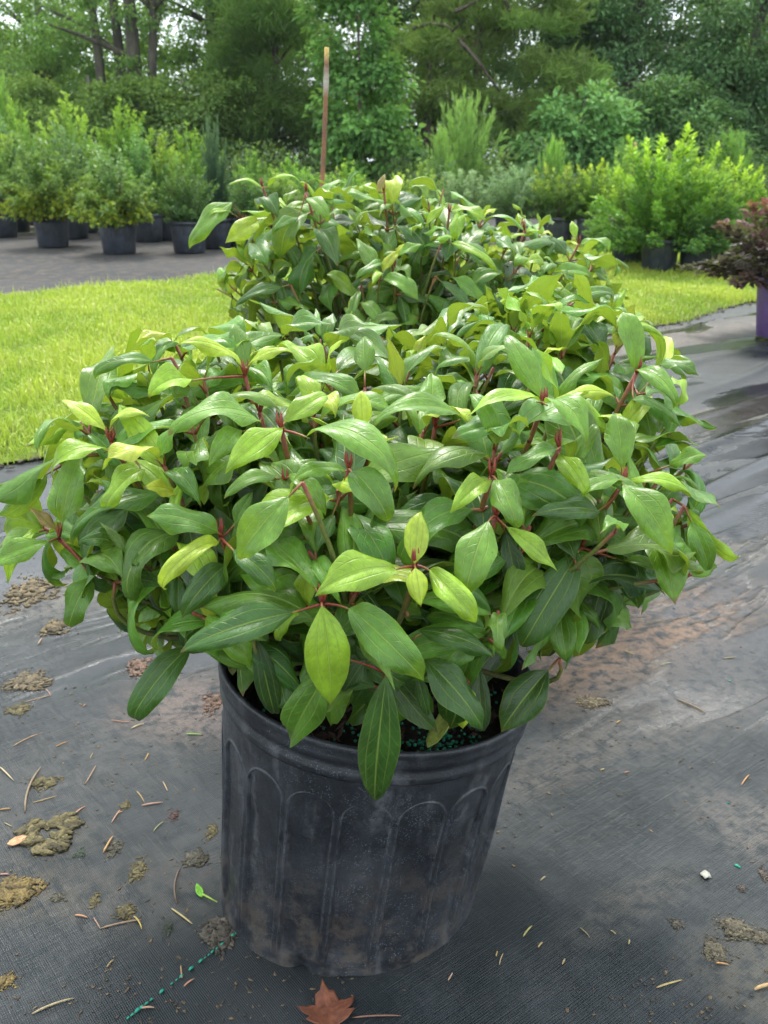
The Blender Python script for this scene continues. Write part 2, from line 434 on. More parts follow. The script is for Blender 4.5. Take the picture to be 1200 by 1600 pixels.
def crease(p, q):                     # soft folds of the cloth running along the strip
    z = .004 + .003 * np.sin(2.1 * p + 1.3 * q) * np.sin(1.7 * q)
    for q0, A, sg, a, b in ((1.02, .007, .022, 1.4, 3.8), (1.20, .014, .026, 1.8, 5.2), (1.42, .017, .026, 2.2, 6),
                            (1.62, .020, .032, 2.2, 6.5), (1.86, .018, .03, 2.6, 6.5), (2.12, .020, .04, 2.8, 7),
                            (2.5, .012, .05, 3, 8), (-.15, .004, .02, 1.2, 3), (.12, .004, .02, 1.4, 3.2),
                            (.55, .004, .03, 1.3, 3.4), (2.2, .010, .05, -1, 1.4), (1.7, .006, .04, -1, .9)):
        qq = q0 + .05 * np.sin(1.3 * p + q0 * 9) + .02 * np.sin(4.1 * p + q0 * 5)
        env = 1 / (1 + np.exp(-(p - a) * 6)) / (1 + np.exp((p - b) * 4))
        z = z + A * np.exp(-((q - qq) / sg) ** 2) * env * (.65 + .35 * np.sin(2.3 * p + q0 * 4))
    return z
fab = strip('weed_fabric', -2.2, 13, -1.9, Q1, M_FABRIC, .05, .0135, crease, 0, .05)
def lawn_z(p, q): return .012 + .02 * np.clip((q - Q1) / .3, 0, 1) + .012 * np.sin(1.3 * p) * np.sin(1.9 * q)
strip('lawn', -2.5, 16, Q1 - .02, Q2, M_TURF, .1, .1, lawn_z, .05, .06)
strip('nursery_bed', -4, 18, Q2 - .05, 14.5, M_BED, .25, .25, lambda p, q: .022 + .006 * np.sin(3 * p) * np.sin(2.3 * q), .06, 0)

# green marking stitches of the cloth
a, b = G(376, 1459), G(196, 1602)
st = Geo(); st.tube([(-.0032, 0, .0006), (-.001, 0, .0016), (.001, 0, .0016), (.0032, 0, .0006)], [.0010, .0017, .0017, .0010], 5, (.02, .29, .19))
st_me = st.mesh('stitch', [M_STRAW])
rr = random.Random(3)
t = 0.0
while t < 1.0:
    q = a.lerp(b, t); o = link('stitch', st_me, fab)
    p_ = np.array([(q.x + q.y) * S2]); q_ = np.array([(-q.x + q.y) * S2])
    o.location = (q.x, q.y, float(crease(p_, q_)[0]) + .0006); o.rotation_euler = (0, 0, math.atan2(b.y - a.y, b.x - a.x) + rr.uniform(-.1, .1))
    o.scale = (rr.uniform(.6, 1.25),) * 3
    t += rr.choice((.033, .04, .04, .085 if t > .3 else .05))
def gz(x, y):
    return float(crease(np.array([(x + y) * S2]), np.array([(y - x) * S2]))[0])

# ------------------------------------------------------------------ generic leaf scatter (background)
def leaf_cards(Pn, D, N, L, W, C, fold=.18):
    """diamond leaves: base, two sides, tip (2 tris each), slightly folded"""
    D = D / (np.linalg.norm(D, axis=1)[:, None] + 1e-9)
    S = np.cross(D, N); S /= np.linalg.norm(S, axis=1)[:, None] + 1e-9
    N = np.cross(S, D)
    L = L[:, None]; W = W[:, None]
    b = Pn; tp = Pn + D * L - N * L * .12
    m = Pn + D * L * .48
    l = m + S * W * .5 + N * W * fold; r = m - S * W * .5 + N * W * fold
    V = np.stack([b, r, tp, l], 1).reshape(-1, 3)
    n = len(Pn); i = np.arange(n)[:, None] * 4
    T = np.concatenate([i + [0, 1, 2], i + [0, 2, 3]], 1).reshape(-1, 3)
    return V, T, np.repeat(C, 4, 0)
def unit(n, rs):
    v = rs.normal(size=(n, 3)); return v / np.linalg.norm(v, axis=1)[:, None]

# ------------------------------------------------------------------ grass
def grass_mesh():
    rs = np.random.RandomState(11)
    out = []
    n = 380000
    p = rs.uniform(-2.4, 13.5, n); q = Q1 - .14 + (Q2 - Q1 + .2) * rs.uniform(0, 1, n) ** 1.25
    x, y = pq(p, q)
    u, v, z = project(np.stack([x, y, np.zeros(n)], 1))
    keep = (u > -420) & (u < 1560) & (y > 1)
    # thin, ragged turf next to the cloth
    ed = q - (Q1 + wob(p, .05, 1.0)); keep &= (ed > -.06) & (rs.uniform(size=n) < .30 + ed * 5)
    edf = (Q2 + wob(p, .06, 1.0)) - q; keep &= rs.uniform(size=n) < .2 + edf * 4
    # hidden middle behind the plants needs no blade
    p, q, x, y = p[keep], q[keep], x[keep], y[keep]; n = len(p)
    clump = np.array([mnoise.noise(Vector((a * 1.1, b * 1.1, 3))) + .6 * mnoise.noise(Vector((a * 4.2, b * 4.2, 9))) for a, b in zip(x, y)])
    h = (.040 + .034 * clump + rs.uniform(-.014, .022, n)) * (1 + .9 * (rs.uniform(size=n) < .03))
    h = np.clip(h, .018, .12)
    az = rs.uniform(0, 6.283, n); lean = np.abs(rs.normal(.45, .3, n))
    wd = rs.uniform(.0035, .006, n) * (1 + .10 * np.maximum(0, y - 3))
    base = np.stack([x, y, np.where(ed[keep] < 0, .006, lawn_z(p, q) - .003)], 1)
    d = np.stack([np.cos(az), np.sin(az), np.zeros(n)], 1)
    s = np.stack([-np.sin(az), np.cos(az), np.zeros(n)], 1) * wd[:, None] * .5
    mid = base + d * (h * lean * .35)[:, None]; mid[:, 2] += h * .62
    tip = base + d * (h * lean * 1.0)[:, None]; tip[:, 2] += h * (1.05 - .3 * np.minimum(lean, 1))
    V = np.stack([base - s, base + s, mid + s * .8, mid - s * .8, tip], 1).reshape(-1, 3)
    i = np.arange(n)[:, None] * 5
    c1 = np.array([.49, .58, .075]); c2 = np.array([.29, .43, .05]); c3 = np.array([.52, .50, .18])
    f = np.clip(.5 + 1.2 * clump + rs.normal(0, .22, n), 0, 1)[:, None]
    C = c2 * (1 - f) + c1 * f
    dry = (rs.uniform(size=n) < .08 + .25 * np.clip(-clump - .1, 0, 1))[:, None]; C = np.where(dry, c3, C)
    C *= rs.uniform(.85, 1.15, (n, 1))
    return np_mesh('grass', V, [i + [0, 1, 2, 3], i + [3, 2, 4]], [M_GRASS], False, np.repeat(C, 5, 0))
tag(link('grass', grass_mesh()), 'mown yellow-green grass strip between the two beds', 'grass', kind='stuff')

# ------------------------------------------------------------------ pots
def pot_mesh(name, rt, rb, h, mat, seg=64, lip=.012):
    k = rt / .22
    pr = [(0.01, .002), (rb * .96, .002), (rb, .008 * k), (rb + (rt - rb) * .82, h * .80), (rt - .004 * k, h * .90), (rt + lip * .6, h * .905), (rt + lip, h * .93),
          (rt + lip * .5, h * .955), (rt + lip * .6, h * .985), (rt + lip * .3, h), (rt - .004, h * .995), (rt - .012, h * .86), (rt - .014, h * .84), (0.0, h * .86)]
    v, q = lathe(pr, seg)
    return np_mesh(name, v, q, [mat])

def hero_pot_parts(root, cx, cy, shear=.046, tilt=.13):
    """nursery pot with arched flutes; top pushed a little to the right, rim sagging on that side"""
    H, RT, RB = .372, .2165, .193
    seg, nr = 1080, 84
    zs = np.concatenate([np.linspace(0, .012, 5), np.linspace(.016, .252, 50), np.linspace(.2532, .296, 38), np.linspace(.299, .325, 8)])
    th = np.arange(seg) * 2 * math.pi / seg
    Z, T = np.meshgrid(zs, th, indexing='ij')
    rad = RB + (RT - .008 - RB) * (Z / .325)
    rad = rad + .0035 * np.exp(-(Z / .010) ** 2)          # foot bead
    npan = 18
    fr = ((T / (2 * math.pi) * npan) % 1.0) - .5           # -.5..5 across one flute
    wpan = .425; ztop = .288
    hx = np.abs(fr) / wpan
    # arched top: distance inside the arch outline
    arch = np.where(Z < ztop - .030, hx, np.sqrt(hx ** 2 + (np.maximum(Z - (ztop - .030), 0) / .030) ** 2))
    inside = 1 / (1 + np.exp((arch - .95) * 80)); inside = inside * np.clip((Z - .02) / .02, 0, 1)
    rim = np.exp(-((arch - 1.02) / .06) ** 2) * np.clip((Z - .02) / .02, 0, 1)
    rad = rad - .0050 * inside + .0021 * rim
    rad += .0012 * np.sin(2 * T + 4 * Z) + .0008 * np.sin(5 * T + 21 * Z) + .0006 * np.sin(3 * T - 30 * Z)
    # drain notch at the foot, front left
    notch = np.exp(-((((T - R(-108) + math.pi) % (2 * math.pi)) - math.pi) / .07) ** 2) * np.exp(-(Z / .02) ** 2)
    rad -= .012 * notch
    Zb = Z + .004 * np.exp(-(Z / .02) ** 2) * (np.sin(4 * T + 1) * .5 + np.sin(7 * T)) * .6 + .006 * notch
    def bend(V):
        x, y, z = V[:, 0], V[:, 1], V[:, 2]
        f = z / H
        return np.stack([x + shear * f, y, z - tilt * x * f], 1)
    V = np.stack([rad * np.cos(T), rad * np.sin(T), Zb], -1).reshape(-1, 3)
    F = []
    k = np.arange(seg); k2 = (k + 1) % seg
    for i in range(len(zs) - 1): F.append(np.stack([i * seg + k, i * seg + k2, (i + 1) * seg + k2, (i + 1) * seg + k], 1))
    n0 = len(V); V = np.concatenate([V, [[0, 0, .004]]])
    tri = np.stack([np.full(seg, n0), k2, k], 1)
    wc = np.concatenate([np.repeat(np.clip(rim, 0, 1).ravel()[:, None], 3, 1), [[0, 0, 0]]])
    wall = link('pot_wall', np_mesh('pot_wall', bend(V), [np.concatenate(F), tri], [M_POT], cols=wc), root, False)
    wall.location = (0, 0, .002)
    r0 = RT - .008
    pr = [(r0 - .004, .318), (r0 + .004, .321), (r0 + .0075, .326), (r0 + .008, .334), (r0 + .0045, .338), (r0 + .006, .346), (r0 + .0105, .349), (r0 + .0115, .356),
          (r0 + .010, .361), (r0 + .012, .365), (r0 + .0125, .370), (r0 + .0095, .3735), (r0 + .0055, .372), (r0 + .003, .366), (r0 + .002, .330), (r0 - .008, .22)]
    v, q = lathe(pr, 160)
    a = np.arctan2(v[:, 1], v[:, 0]); rr_ = 1 + .004 * np.sin(3 * a + 1) + .0025 * np.sin(5 * a)
    v[:, 0] *= rr_; v[:, 1] *= rr_
    rim_o = link('rim', np_mesh('rim', bend(v), q, [M_POT]), root, False); rim_o.location = (0, 0, .002)
    # soil
    rg = np.linspace(0, r0 - .0005, 26); ta = np.arange(96) * 2 * math.pi / 96
    Rg, Ta = np.meshgrid(rg, ta, indexing='ij')
    X, Y = Rg * np.cos(Ta), Rg * np.sin(Ta)
    Zs = np.array([.318 + .012 * mnoise.noise(Vector((x * 18, y * 18, 1))) + .006 * mnoise.noise(Vector((x * 60, y * 60, 4))) for x, y in zip(X.ravel(), Y.ravel())])
    V = np.stack([X.ravel(), Y.ravel(), Zs], 1)
    F = []
    k = np.arange(96); k2 = (k + 1) % 96
    for i in range(25): F.append(np.stack([i * 96 + k, i * 96 + k2, (i + 1) * 96 + k2, (i + 1) * 96 + k], 1))
    link('soil', np_mesh('soil', bend(V), np.concatenate(F), [M_SOIL]), root, False)
    return bend
def soil_bits(root, bend):
    rs = np.random.RandomState(8)
    g = Geo()
    for i in range(420):                                   # bark chips
        a, r = rs.uniform(0, 6.28), .195 * math.sqrt(rs.uniform())
        c = np.array([r * math.cos(a), r * math.sin(a), .322 + rs.uniform(0, .008)])
        s = rs.uniform(.004, .013); e = unit(3, rs)
        v = np.array([c + e[0] * s, c + e[1] * s * .6, c - e[0] * s * .9, c - e[1] * s * .6, c + e[2] * s * .3, c - e[2] * s * .3])
        t = [(0, 1, 4), (1, 2, 4), (2, 3, 4), (3, 0, 4), (1, 0, 5), (2, 1, 5), (3, 2, 5), (0, 3, 5)]
        g.add(bend(v), None, t, np.array([.075, .043, .03]) * rs.uniform(.3, 1.3))
    o = link('bark_chips', g.mesh('bark_chips', [M_LIT], False), root, False); o['kind'] = 'stuff'
    g = Geo()
    ico = bmesh.new(); bmesh.ops.create_icosphere(ico, subdivisions=1, radius=1)
    iv = np.array([v.co[:] for v in ico.verts]); it = np.array([[v.index for v in f.verts] for f in ico.faces]); ico.free()
    for i in range(330):                                   # green fertiliser beads
        if i < 230: c = np.array([rs.normal(.09, .05), rs.normal(-.135, .028), 0])
        else:
            a, r = rs.uniform(0, 6.28), .19 * math.sqrt(rs.uniform()); c = np.array([r * math.cos(a), r * math.sin(a), 0])
        if np.hypot(c[0], c[1]) > .197: continue
        c[2] = .329 + rs.uniform(0, .006)
        g.add(bend(iv * rs.uniform(.0018, .0026) + c), None, it, np.array([.01, .19, .105]) * rs.uniform(.5, 1.3))
    o = link('fertiliser_beads', g.mesh('fertiliser_beads', [M_STRAW]), root, False); o['kind'] = 'stuff'
ICO = None

# ------------------------------------------------------------------ viburnum leaves
S_COL = np.array([-1, -.82, -.5, -.22, 0, .22, .5, .82, 1.0])
T_ROW = np.linspace(0, 1, 19)
PX = [0, .04, .10, .18, .28, .38, .46, .55, .64, .73, .81, .88, .94, .975, 1.0]
PY = [.05, .19, .41, .64, .85, .97, 1.0, .97, .88, .73, .53, .32, .145, .06, .004]
def leaf_geo(wr=.46, arch=.8, roll=.5, fold=.25, wave=.08, twist=0.0, tip=.0, skew=0.0, ph=0.0, petiole=.10, lobe=0.0, rows=None):
    tr = T_ROW if rows is None else np.linspace(0, 1, rows)
    n, m = len(tr), len(S_COL)
    prof = np.interp(tr + lobe * np.sin(np.pi * tr), PX, PY) * wr * .5
    dt = np.gradient(tr)
    phi = arch * (tr - .15) + tip * np.clip((tr - .68) / .32, 0, 1) ** 1.5
    side = skew * (tr ** 1.5)
    cy = np.concatenate([[0], np.cumsum(np.cos((phi[1:] + phi[:-1]) / 2) * np.diff(tr))])
    cz = np.concatenate([[0], np.cumsum(-np.sin((phi[1:] + phi[:-1]) / 2) * np.diff(tr))])
    cx = side * .25
    V = np.zeros((n, m, 3)); UV = np.zeros((n, m, 2))
    ml = 1 + .07 * np.sin(tr * 8 + ph * 3) + .03 * np.sin(tr * 19 + ph * 7); mr = 1 + .07 * np.sin(tr * 7 + ph * 5 + 2) + .03 * np.sin(tr * 17 + ph)
    for i in range(n):
        hw = prof[i]; s = np.where(S_COL < 0, S_COL * ml[i], S_COL * mr[i])
        rl = roll * (.5 + .8 * tr[i])
        ang = rl * s
        x = hw * (np.sin(ang) / rl if abs(rl) > 1e-3 else s)
        z = -hw * (1 - np.cos(ang)) / (rl if abs(rl) > 1e-3 else 1)
        z = z + fold * hw * np.abs(s) * (1 - .35 * np.abs(s)) + .05 * hw * np.sin(np.abs(s) * 2 * np.pi) ** 2
        z = z + wave * wr * np.abs(s) ** 1.6 * np.sin(2 * np.pi * (1.6 * tr[i]) + ph + (s > 0) * 1.9) * min(1, hw / (wr * .25))
        tw = twist * tr[i]
        xr, zr = x * math.cos(tw) - z * math.sin(tw), x * math.sin(tw) + z * math.cos(tw)
        V[i, :, 0] = cx[i] + xr
        V[i, :, 1] = cy[i] + zr * math.sin(phi[i]); V[i, :, 2] = cz[i] + zr * math.cos(phi[i])
        UV[i, :, 0] = S_COL * .5 + .5; UV[i, :, 1] = tr[i]
    F = grid_faces(n, m)
    V = V.reshape(-1, 3); UV = UV.reshape(-1, 2)
    chord = V[(n - 1) * m + m // 2] - 0
    pv = pf = None
    if petiole > 0:
        g = Geo(); g.tube([(0, -petiole, -.02), (0, -petiole * .5, -.012), (0, .0, -.004), (0, .06, -.008)], [.020, .016, .014, .006], 5)
        pv = np.concatenate(g.v); pf = (np.concatenate(g.q), np.concatenate(g.t))
    return V, F, UV, chord, pv, pf
M_PET = None
def mat_petiole():
    k = NT('red_petiole'); pos = k.pos(); n1 = k.noise(90, 2, pos)
    c = k.mix(k.ramp(n1, .35, .65), (.19, .028, .018), (.20, .10, .03))
    return k.out(k.principled(c, .45).outputs[0])
M_PET = mat_petiole()
def leaf_mesh(name, geo):
    V, F, UV, ch, pv, pf = geo
    if pv is None: return np_mesh(name, V, [F], [M_LEAF], uvs=UV)
    n = len(V)
    faces = [np.concatenate([F, pf[0] + n]), pf[1] + n]
    mi = np.concatenate([np.zeros(len(F)), np.ones(len(pf[0]) + len(pf[1]))])
    return np_mesh(name, np.concatenate([V, pv]), faces, [M_LEAF, M_PET], uvs=np.concatenate([UV, np.full((len(pv), 2), .5)]), midx=mi)

vr = random.Random(21)
VARIANTS = []
for i in range(40):
    VARIANTS.append(dict(wr=vr.uniform(.34, .47), arch=vr.choice((vr.uniform(.5, 1.1), vr.uniform(1.0, 1.9), vr.uniform(1.6, 2.7))),
                         roll=vr.uniform(.3, 2.0), fold=vr.uniform(.25, .9), wave=vr.uniform(.06, .28), twist=vr.uniform(-.9, .9),
                         tip=vr.choice((0, vr.uniform(.3, 1.2), vr.uniform(1.0, 2.4), vr.uniform(-.8, 0))), skew=vr.uniform(-.4, .4), ph=vr.uniform(0, 6.28), lobe=vr.uniform(-.05, .05)))
VGEO = [leaf_geo(**v) for v in VARIANTS]
VMESH = [leaf_mesh('leaf', g) for g in VGEO]
VGEO_LOW = [leaf_geo(rows=8, **{k: x for k, x in v.items()}) for v in VARIANTS]

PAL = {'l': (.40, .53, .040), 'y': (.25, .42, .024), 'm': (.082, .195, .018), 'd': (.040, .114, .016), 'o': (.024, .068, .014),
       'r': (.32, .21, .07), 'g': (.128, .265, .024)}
def frame(axis, nrm):
    y = Vector(axis).normalized(); n = Vector(nrm); n = (n - y * n.dot(y))
    if n.length < 1e-4: n = Vector((1, .2, .3)) - y * y.dot(Vector((1, .2, .3)))
    z = n.normalized(); x = y.cross(z)
    return Matrix(((x.x, y.x, z.x), (x.y, y.y, z.y), (x.z, y.z, z.z)))
def place(base, axis, nrm, L):
    m = frame(axis, nrm).to_4x4(); m = Matrix.Translation(base) @ m @ Matrix.Scale(L, 4); return m
def np_xf(V, M):
    A = np.array(M); return V @ A[:3, :3].T + A[:3, 3]

def in_poly(u, v, poly):
    poly = np.asarray(poly, float); x1, y1 = poly[:, 0], poly[:, 1]
    x2, y2 = np.roll(x1, -1), np.roll(y1, -1)
    ins = np.zeros(u.shape, bool)
    for a, b, c, d in zip(x1, y1, x2, y2):
        if b == d: continue
        hit = ((b > v) != (d > v)) & (u < (c - a) * (v - b) / (d - b) + a); ins ^= hit
    return ins

CELL = 5.0
class ZBuf:
    def __init__(s): s.W, s.H = int(1200 / CELL), int(1600 / CELL); s.z = np.full((s.H, s.W), 1e9); s.id = np.full((s.H, s.W), -1, int)
    def cells(s, V):
        u, v, d = project(V)
        i = np.concatenate([(u / CELL).astype(int), (u / CELL + .5).astype(int)]); j = np.concatenate([(v / CELL).astype(int), (v / CELL + .5).astype(int)])
        d = np.concatenate([d, d]); k = (i >= 0) & (i < s.W) & (j >= 0) & (j < s.H)
        return i[k], j[k], d[k]
    def splat(s, V, idx):
        i, j, d = s.cells(V)
        o = np.argsort(-d); i, j, d = i[o], j[o], d[o]
        m = d < s.z[j, i]
        # later entries are nearer: assign in order
        s.z[j[m], i[m]] = np.minimum(s.z[j[m], i[m]], d[m]); s.id[j[m], i[m]] = idx

def build_shrub(root, rng, C, RAD, ntips, hand, nodes, outline, stem_base, leaf_k=1.0, young=.35, low=-.22, top_fn=None, keep=290, extra=(), spread=.06, lean=.35, open_k=1.0, out_tol=.30, pair_n=5):
    """stems + leaves of one viburnum; the leaves that show largest become parts, the rest one mass"""
    stems = Geo()
    leaves = []            # dict(V world verts, M, variant or geo, color)
    inv = Matrix.Translation(-root.location)
    # ---------- shoots over a dome
    tips = []
    ga = math.pi * (3 - math.sqrt(5)); N = int(ntips / (1 - low) * 2)
    for i in range(N):
        zc = 1 - 2 * (i + .5) / N
        if zc < low: break
        r = math.sqrt(1 - zc * zc); th = i * ga + rng.uniform(-.25, .25)
        d = Vector((r * math.cos(th), r * math.sin(th), zc + rng.uniform(-.05, .05)))
        sq = 1.0 / max(1e-3, (abs(d.x) ** 2.6 + abs(d.y) ** 2.6 + abs(d.z) ** 2.6) ** (1 / 2.6))
        k = sq * (1 + rng.gauss(0, spread))
        tp = Vector((C[0] + RAD[0] * d.x * k, C[1] + RAD[1] * d.y * k, C[2] + RAD[2] * d.z * k * (top_fn(C[0] + RAD[0] * d.x, C[1] + RAD[1] * d.y) if top_fn and d.z > 0 else 1)))
        ax = Vector((d.x / RAD[0], d.y / RAD[1], d.z / RAD[2])).normalized() + Vector((0, 0, lean)) + Vector((rng.gauss(0, .22), rng.gauss(0, .22), rng.gauss(0, .15)))
        tips.append((tp, ax.normalized()))
    sb = Vector(stem_base)
    mains = []
    for i in range(18):
        a = i * ga; r = math.sqrt((i + .5) / 18)
        mains.append(Vector((C[0] + RAD[0] * .55 * r * math.cos(a), C[1] + RAD[1] * .55 * r * math.sin(a), sb.z + (C[2] - sb.z) * (.75 - .25 * r) + .02)))
    def stem_cols(n, red):
        f = np.linspace(0, 1, n)[:, None]
        c = np.array([.10, .085, .04]) * (1 - f) + np.array([.16, .20, .045]) * f
        rd = np.clip((f - (1 - red)) / max(red, 1e-3), 0, 1)
        return c * (1 - rd) + np.array([.20, .035, .022]) * rd
    for i, m_ in enumerate(mains):
        s0 = sb + Vector((rng.uniform(-.035, .035), rng.uniform(-.035, .035), -.03))
        stems.tube(bez(s0, (s0.x * .6 + m_.x * .4, s0.y * .6 + m_.y * .4, sb.z * .35 + m_.z * .65), m_, 7), np.linspace(.0062, .0042, 7), 6, (.105, .09, .05))
    def stem_to(tp, ax, red=.25, r1=.0021):
        j = min(range(len(mains)), key=lambda i: (mains[i] - tp).length + .3 * abs(mains[i].z - tp.z))
        m_ = mains[j]; c = tp - ax * (tp - m_).length * .45
        p = bez(m_, c, tp, 9); stems.tube(p, np.linspace(.0040, r1, 9), 6, stem_cols(9, red))
    # ---------- leaves set by hand
    zb = ZBuf(); node_pts = [P(*n) for n in nodes]
    for nd in node_pts:
        ax = (nd - Vector((C[0], C[1], C[2] - RAD[2] * .5))).normalized() * .7 + Vector((0, 0, .6))
        stem_to(nd, ax.normalized(), .35, .0026)
        for q in range(3):             # bud scales
            a = rng.uniform(0, 6.28); stems.tube([nd, nd + Vector((math.cos(a) * .004, math.sin(a) * .004, .010)), nd + Vector((math.cos(a) * .004, math.sin(a) * .004, .020))], [.0016, .0018, .0003], 5, (.24, .045, .028))
    CAMP = Vector((0, 0, CAM_H))
    for h in hand:
        bu, bv, tu, tv, yb, yt, wr, cl, arch, face = h[:10]
        ex = h[10] if len(h) > 10 else {}
        b, t = P(bu, bv, yb), P(tu, tv, yt)
        pr = dict(wr=wr, arch=arch + .45, roll=rng.uniform(.4, 1.5), fold=rng.uniform(.35, .8), wave=rng.uniform(.06, .2), twist=rng.uniform(-.45, .45), tip=rng.choice((0, .4, .9, 1.6)),
                  skew=rng.uniform(-.15, .15), ph=rng.uniform(0, 6.28), petiole=0); pr.update(ex)
        zc_ = (b.y + t.y) / 2 * CP + (CAM_H - (b.z + t.z) / 2) * SP
        want = wr * math.hypot(tu - bu, tv - bv) * zc_ / FPX * {'u': 1.15, 'm': 1.0, 'c': .93, 'd': 1.0}[face]
        g = leaf_geo(**pr); pr['wr'] = min(.85, want / ((t - b).length / Vector(g[3]).length)); g = leaf_geo(**pr)
        ch = Vector(g[3]); Yl = ch.normalized(); Zl = Vector((1, 0, 0)).cross(Yl).normalized(); Xl = Yl.cross(Zl)
        Lm = Matrix((Xl, Yl, Zl))          # rows: world->local of chord frame
        tocam = (CAMP - b).normalized()
        fu = {'u': (.85, .40), 'c': (.35, .95), 'm': (.6, .75), 'd': (-.5, .8)}[face]
        nrm = Vector((0, 0, 1)) * fu[0] + tocam * fu[1] + Vector((rng.gauss(0, .12), 0, 0))
        Wm = frame(t - b, nrm)
        Lsc = (t - b).length / ch.length
        M = Matrix.Translation(b) @ (Wm @ Lm).to_4x4() @ Matrix.Scale(Lsc, 4)
        colr = Vector(PAL[cl]) * rng.uniform(.88, 1.12)
        leaves.append(dict(V=np_xf(g[0], M), M=M, geo=g, col=colr, hand=True, L=Lsc))
        # petiole to the nearest node
        nd = min(node_pts, key=lambda q: (q - b).length) if node_pts else sb
        ax = (t - b).normalized()
        if (nd - b).length < .075:
            stems.tube(bez(nd, nd * .35 + b * .65 - ax * .006, b + ax * .004, 5), [.0017, .0014, .0013, .0012, .0008], 5, np.array([[.21, .032, .02], [.21, .035, .02], [.22, .05, .022], [.22, .10, .03], [.22, .22, .045]]))
        else:
            back = b - ax * .022 - Vector((0, 0, .004))
            stems.tube([back, (back + b) / 2, b + ax * .004], [.0017, .0014, .0008], 5, np.array([[.18, .05, .022], [.2, .08, .025], [.22, .22, .045]]))
            stem_to(back, (ax * .3 + Vector((0, 0, .7))).normalized(), .15)
    for i, lf in enumerate(leaves): zb.splat(lf['V'], i)
    handz = zb.z.copy()
    # ---------- grown leaves
    inner = [(Vector((C[0] + (tp.x - C[0]) * .74, C[1] + (tp.y - C[1]) * .74, C[2] + (tp.z - C[2]) * .66 - .02)), ax, False) for tp, ax in tips[::2]]
    nodeset = [(nd, ((nd - Vector((C[0], C[1], C[2] - RAD[2] * .5))).normalized() * .7 + Vector((0, 0, .6))).normalized(), True) for nd in node_pts]
    ext = [(P(*e), (Vector((P(*e).x - C[0], P(*e).y - C[1], 0)) * .9 + Vector((rng.gauss(0, .12), rng.gauss(0, .12), .75))).normalized(), False) for e in extra]
    for tp, ax, hnode in [(a, b, False) for a, b in tips] + ext + inner + nodeset:
        pend = []
        e1 = ax.cross(Vector((0.2, .9, .1))).normalized(); e2 = ax.cross(e1)
        az0 = rng.uniform(0, 6.28); vig = rng.random() < young
        back = [0.0, .010, .028, .052, .080][:pair_n]
        opn = [rng.uniform(18, 40), rng.uniform(42, 62), rng.uniform(62, 86), rng.uniform(80, 104), rng.uniform(90, 112)]
        lens = [rng.uniform(.030, .056), rng.uniform(.058, .080), rng.uniform(.072, .094), rng.uniform(.074, .100), rng.uniform(.07, .098)]
        for k in range(2 if hnode else 0, len(back)):
            for sd in (0, 1):
                if rng.random() < (.05, .06, .1, .2, .3)[k]: continue
                az = az0 + k * math.pi / 2 + sd * math.pi + rng.gauss(0, .18)
                rdir = e1 * math.cos(az) + e2 * math.sin(az)
                o = R(opn[k] * open_k + rng.gauss(0, 7))
                ldir = ax * math.cos(o) + rdir * math.sin(o)
                n = ax * math.sin(o) - rdir * math.cos(o)
                n = n.normalized() * .75 + Vector((0, 0, .55)) + Vector((rng.gauss(0, .3), rng.gauss(0, .3), 0))
                L = lens[k] * rng.uniform(.88, 1.1) * leaf_k
                vi = rng.randrange(len(VGEO))
                base = tp - ax * back[k] * leaf_k + ldir * L * .095
                M = place(base, ldir, n, L)
                V = np_xf(VGEO[vi][0], M)
                # prune leaves that grew out of the bush's outline or over the ones set by hand
                u, v, dd = project(V)
                if outline is not None and (~in_poly(u, v, outline)).mean() > out_tol: continue
                if hand:
                    i_, j_, d_ = zb.cells(V)
                    if len(i_) and (d_ < handz[j_, i_] - .004).__and__(handz[j_, i_] < 50).mean() > .10: continue
                if V[:, 2].min() < .06: continue
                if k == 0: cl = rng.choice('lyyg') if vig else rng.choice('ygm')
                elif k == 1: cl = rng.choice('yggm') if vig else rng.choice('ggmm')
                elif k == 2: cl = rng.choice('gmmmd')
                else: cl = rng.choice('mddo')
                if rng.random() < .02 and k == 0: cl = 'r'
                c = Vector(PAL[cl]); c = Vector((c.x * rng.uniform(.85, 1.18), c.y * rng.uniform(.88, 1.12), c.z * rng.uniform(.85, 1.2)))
                pend.append(dict(k=k, V=V, M=M, vi=vi, col=c, hand=False, L=L))
        if pend and (hnode or (len(pend) >= 3 and min(l_['k'] for l_ in pend) <= 1)):
            for lf in pend: leaves.append(lf); zb.splat(lf['V'], len(leaves) - 1)
            if not hnode: stem_to(tp, ax, .12)
    ids, cnt = np.unique(zb.id[zb.id >= 0], return_counts=True)
    score = {int(a): int(c) for a, c in zip(ids, cnt)}
    order = sorted(range(len(leaves)), key=lambda i: -(score.get(i, 0) + (10000 if leaves[i]['hand'] else 0)))
    top = [i for i in order if score.get(i, 0) > 0 or leaves[i]['hand']][:keep]; topset = set(top)
    for i in top:
        lf = leaves[i]
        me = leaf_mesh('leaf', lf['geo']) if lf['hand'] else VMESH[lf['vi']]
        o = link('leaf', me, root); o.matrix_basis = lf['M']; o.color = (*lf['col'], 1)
    Vs, Fs, Us, Cs, off = [], [], [], [], 0
    for i, lf in enumerate(leaves):
        if i in topset: continue
        g = VGEO_LOW[lf['vi']]; V = np_xf(g[0], lf['M'])
        Vs.append(V); Fs.append(g[1] + off); Us.append(g[2]); Cs.append(np.broadcast_to(np.array(lf['col']), (len(V), 3))); off += len(V)
    if Vs:
        o = link('foliage', np_mesh('foliage', np.concatenate(Vs), [np.concatenate(Fs)], [M_LEAFJ], uvs=np.concatenate(Us), cols=np.concatenate(Cs)), root); o['kind'] = 'stuff'
    link('stems', stems.mesh('stems', [M_STEM]), root)
    print('shrub', len(leaves), 'leaves;', len(top), 'parts')

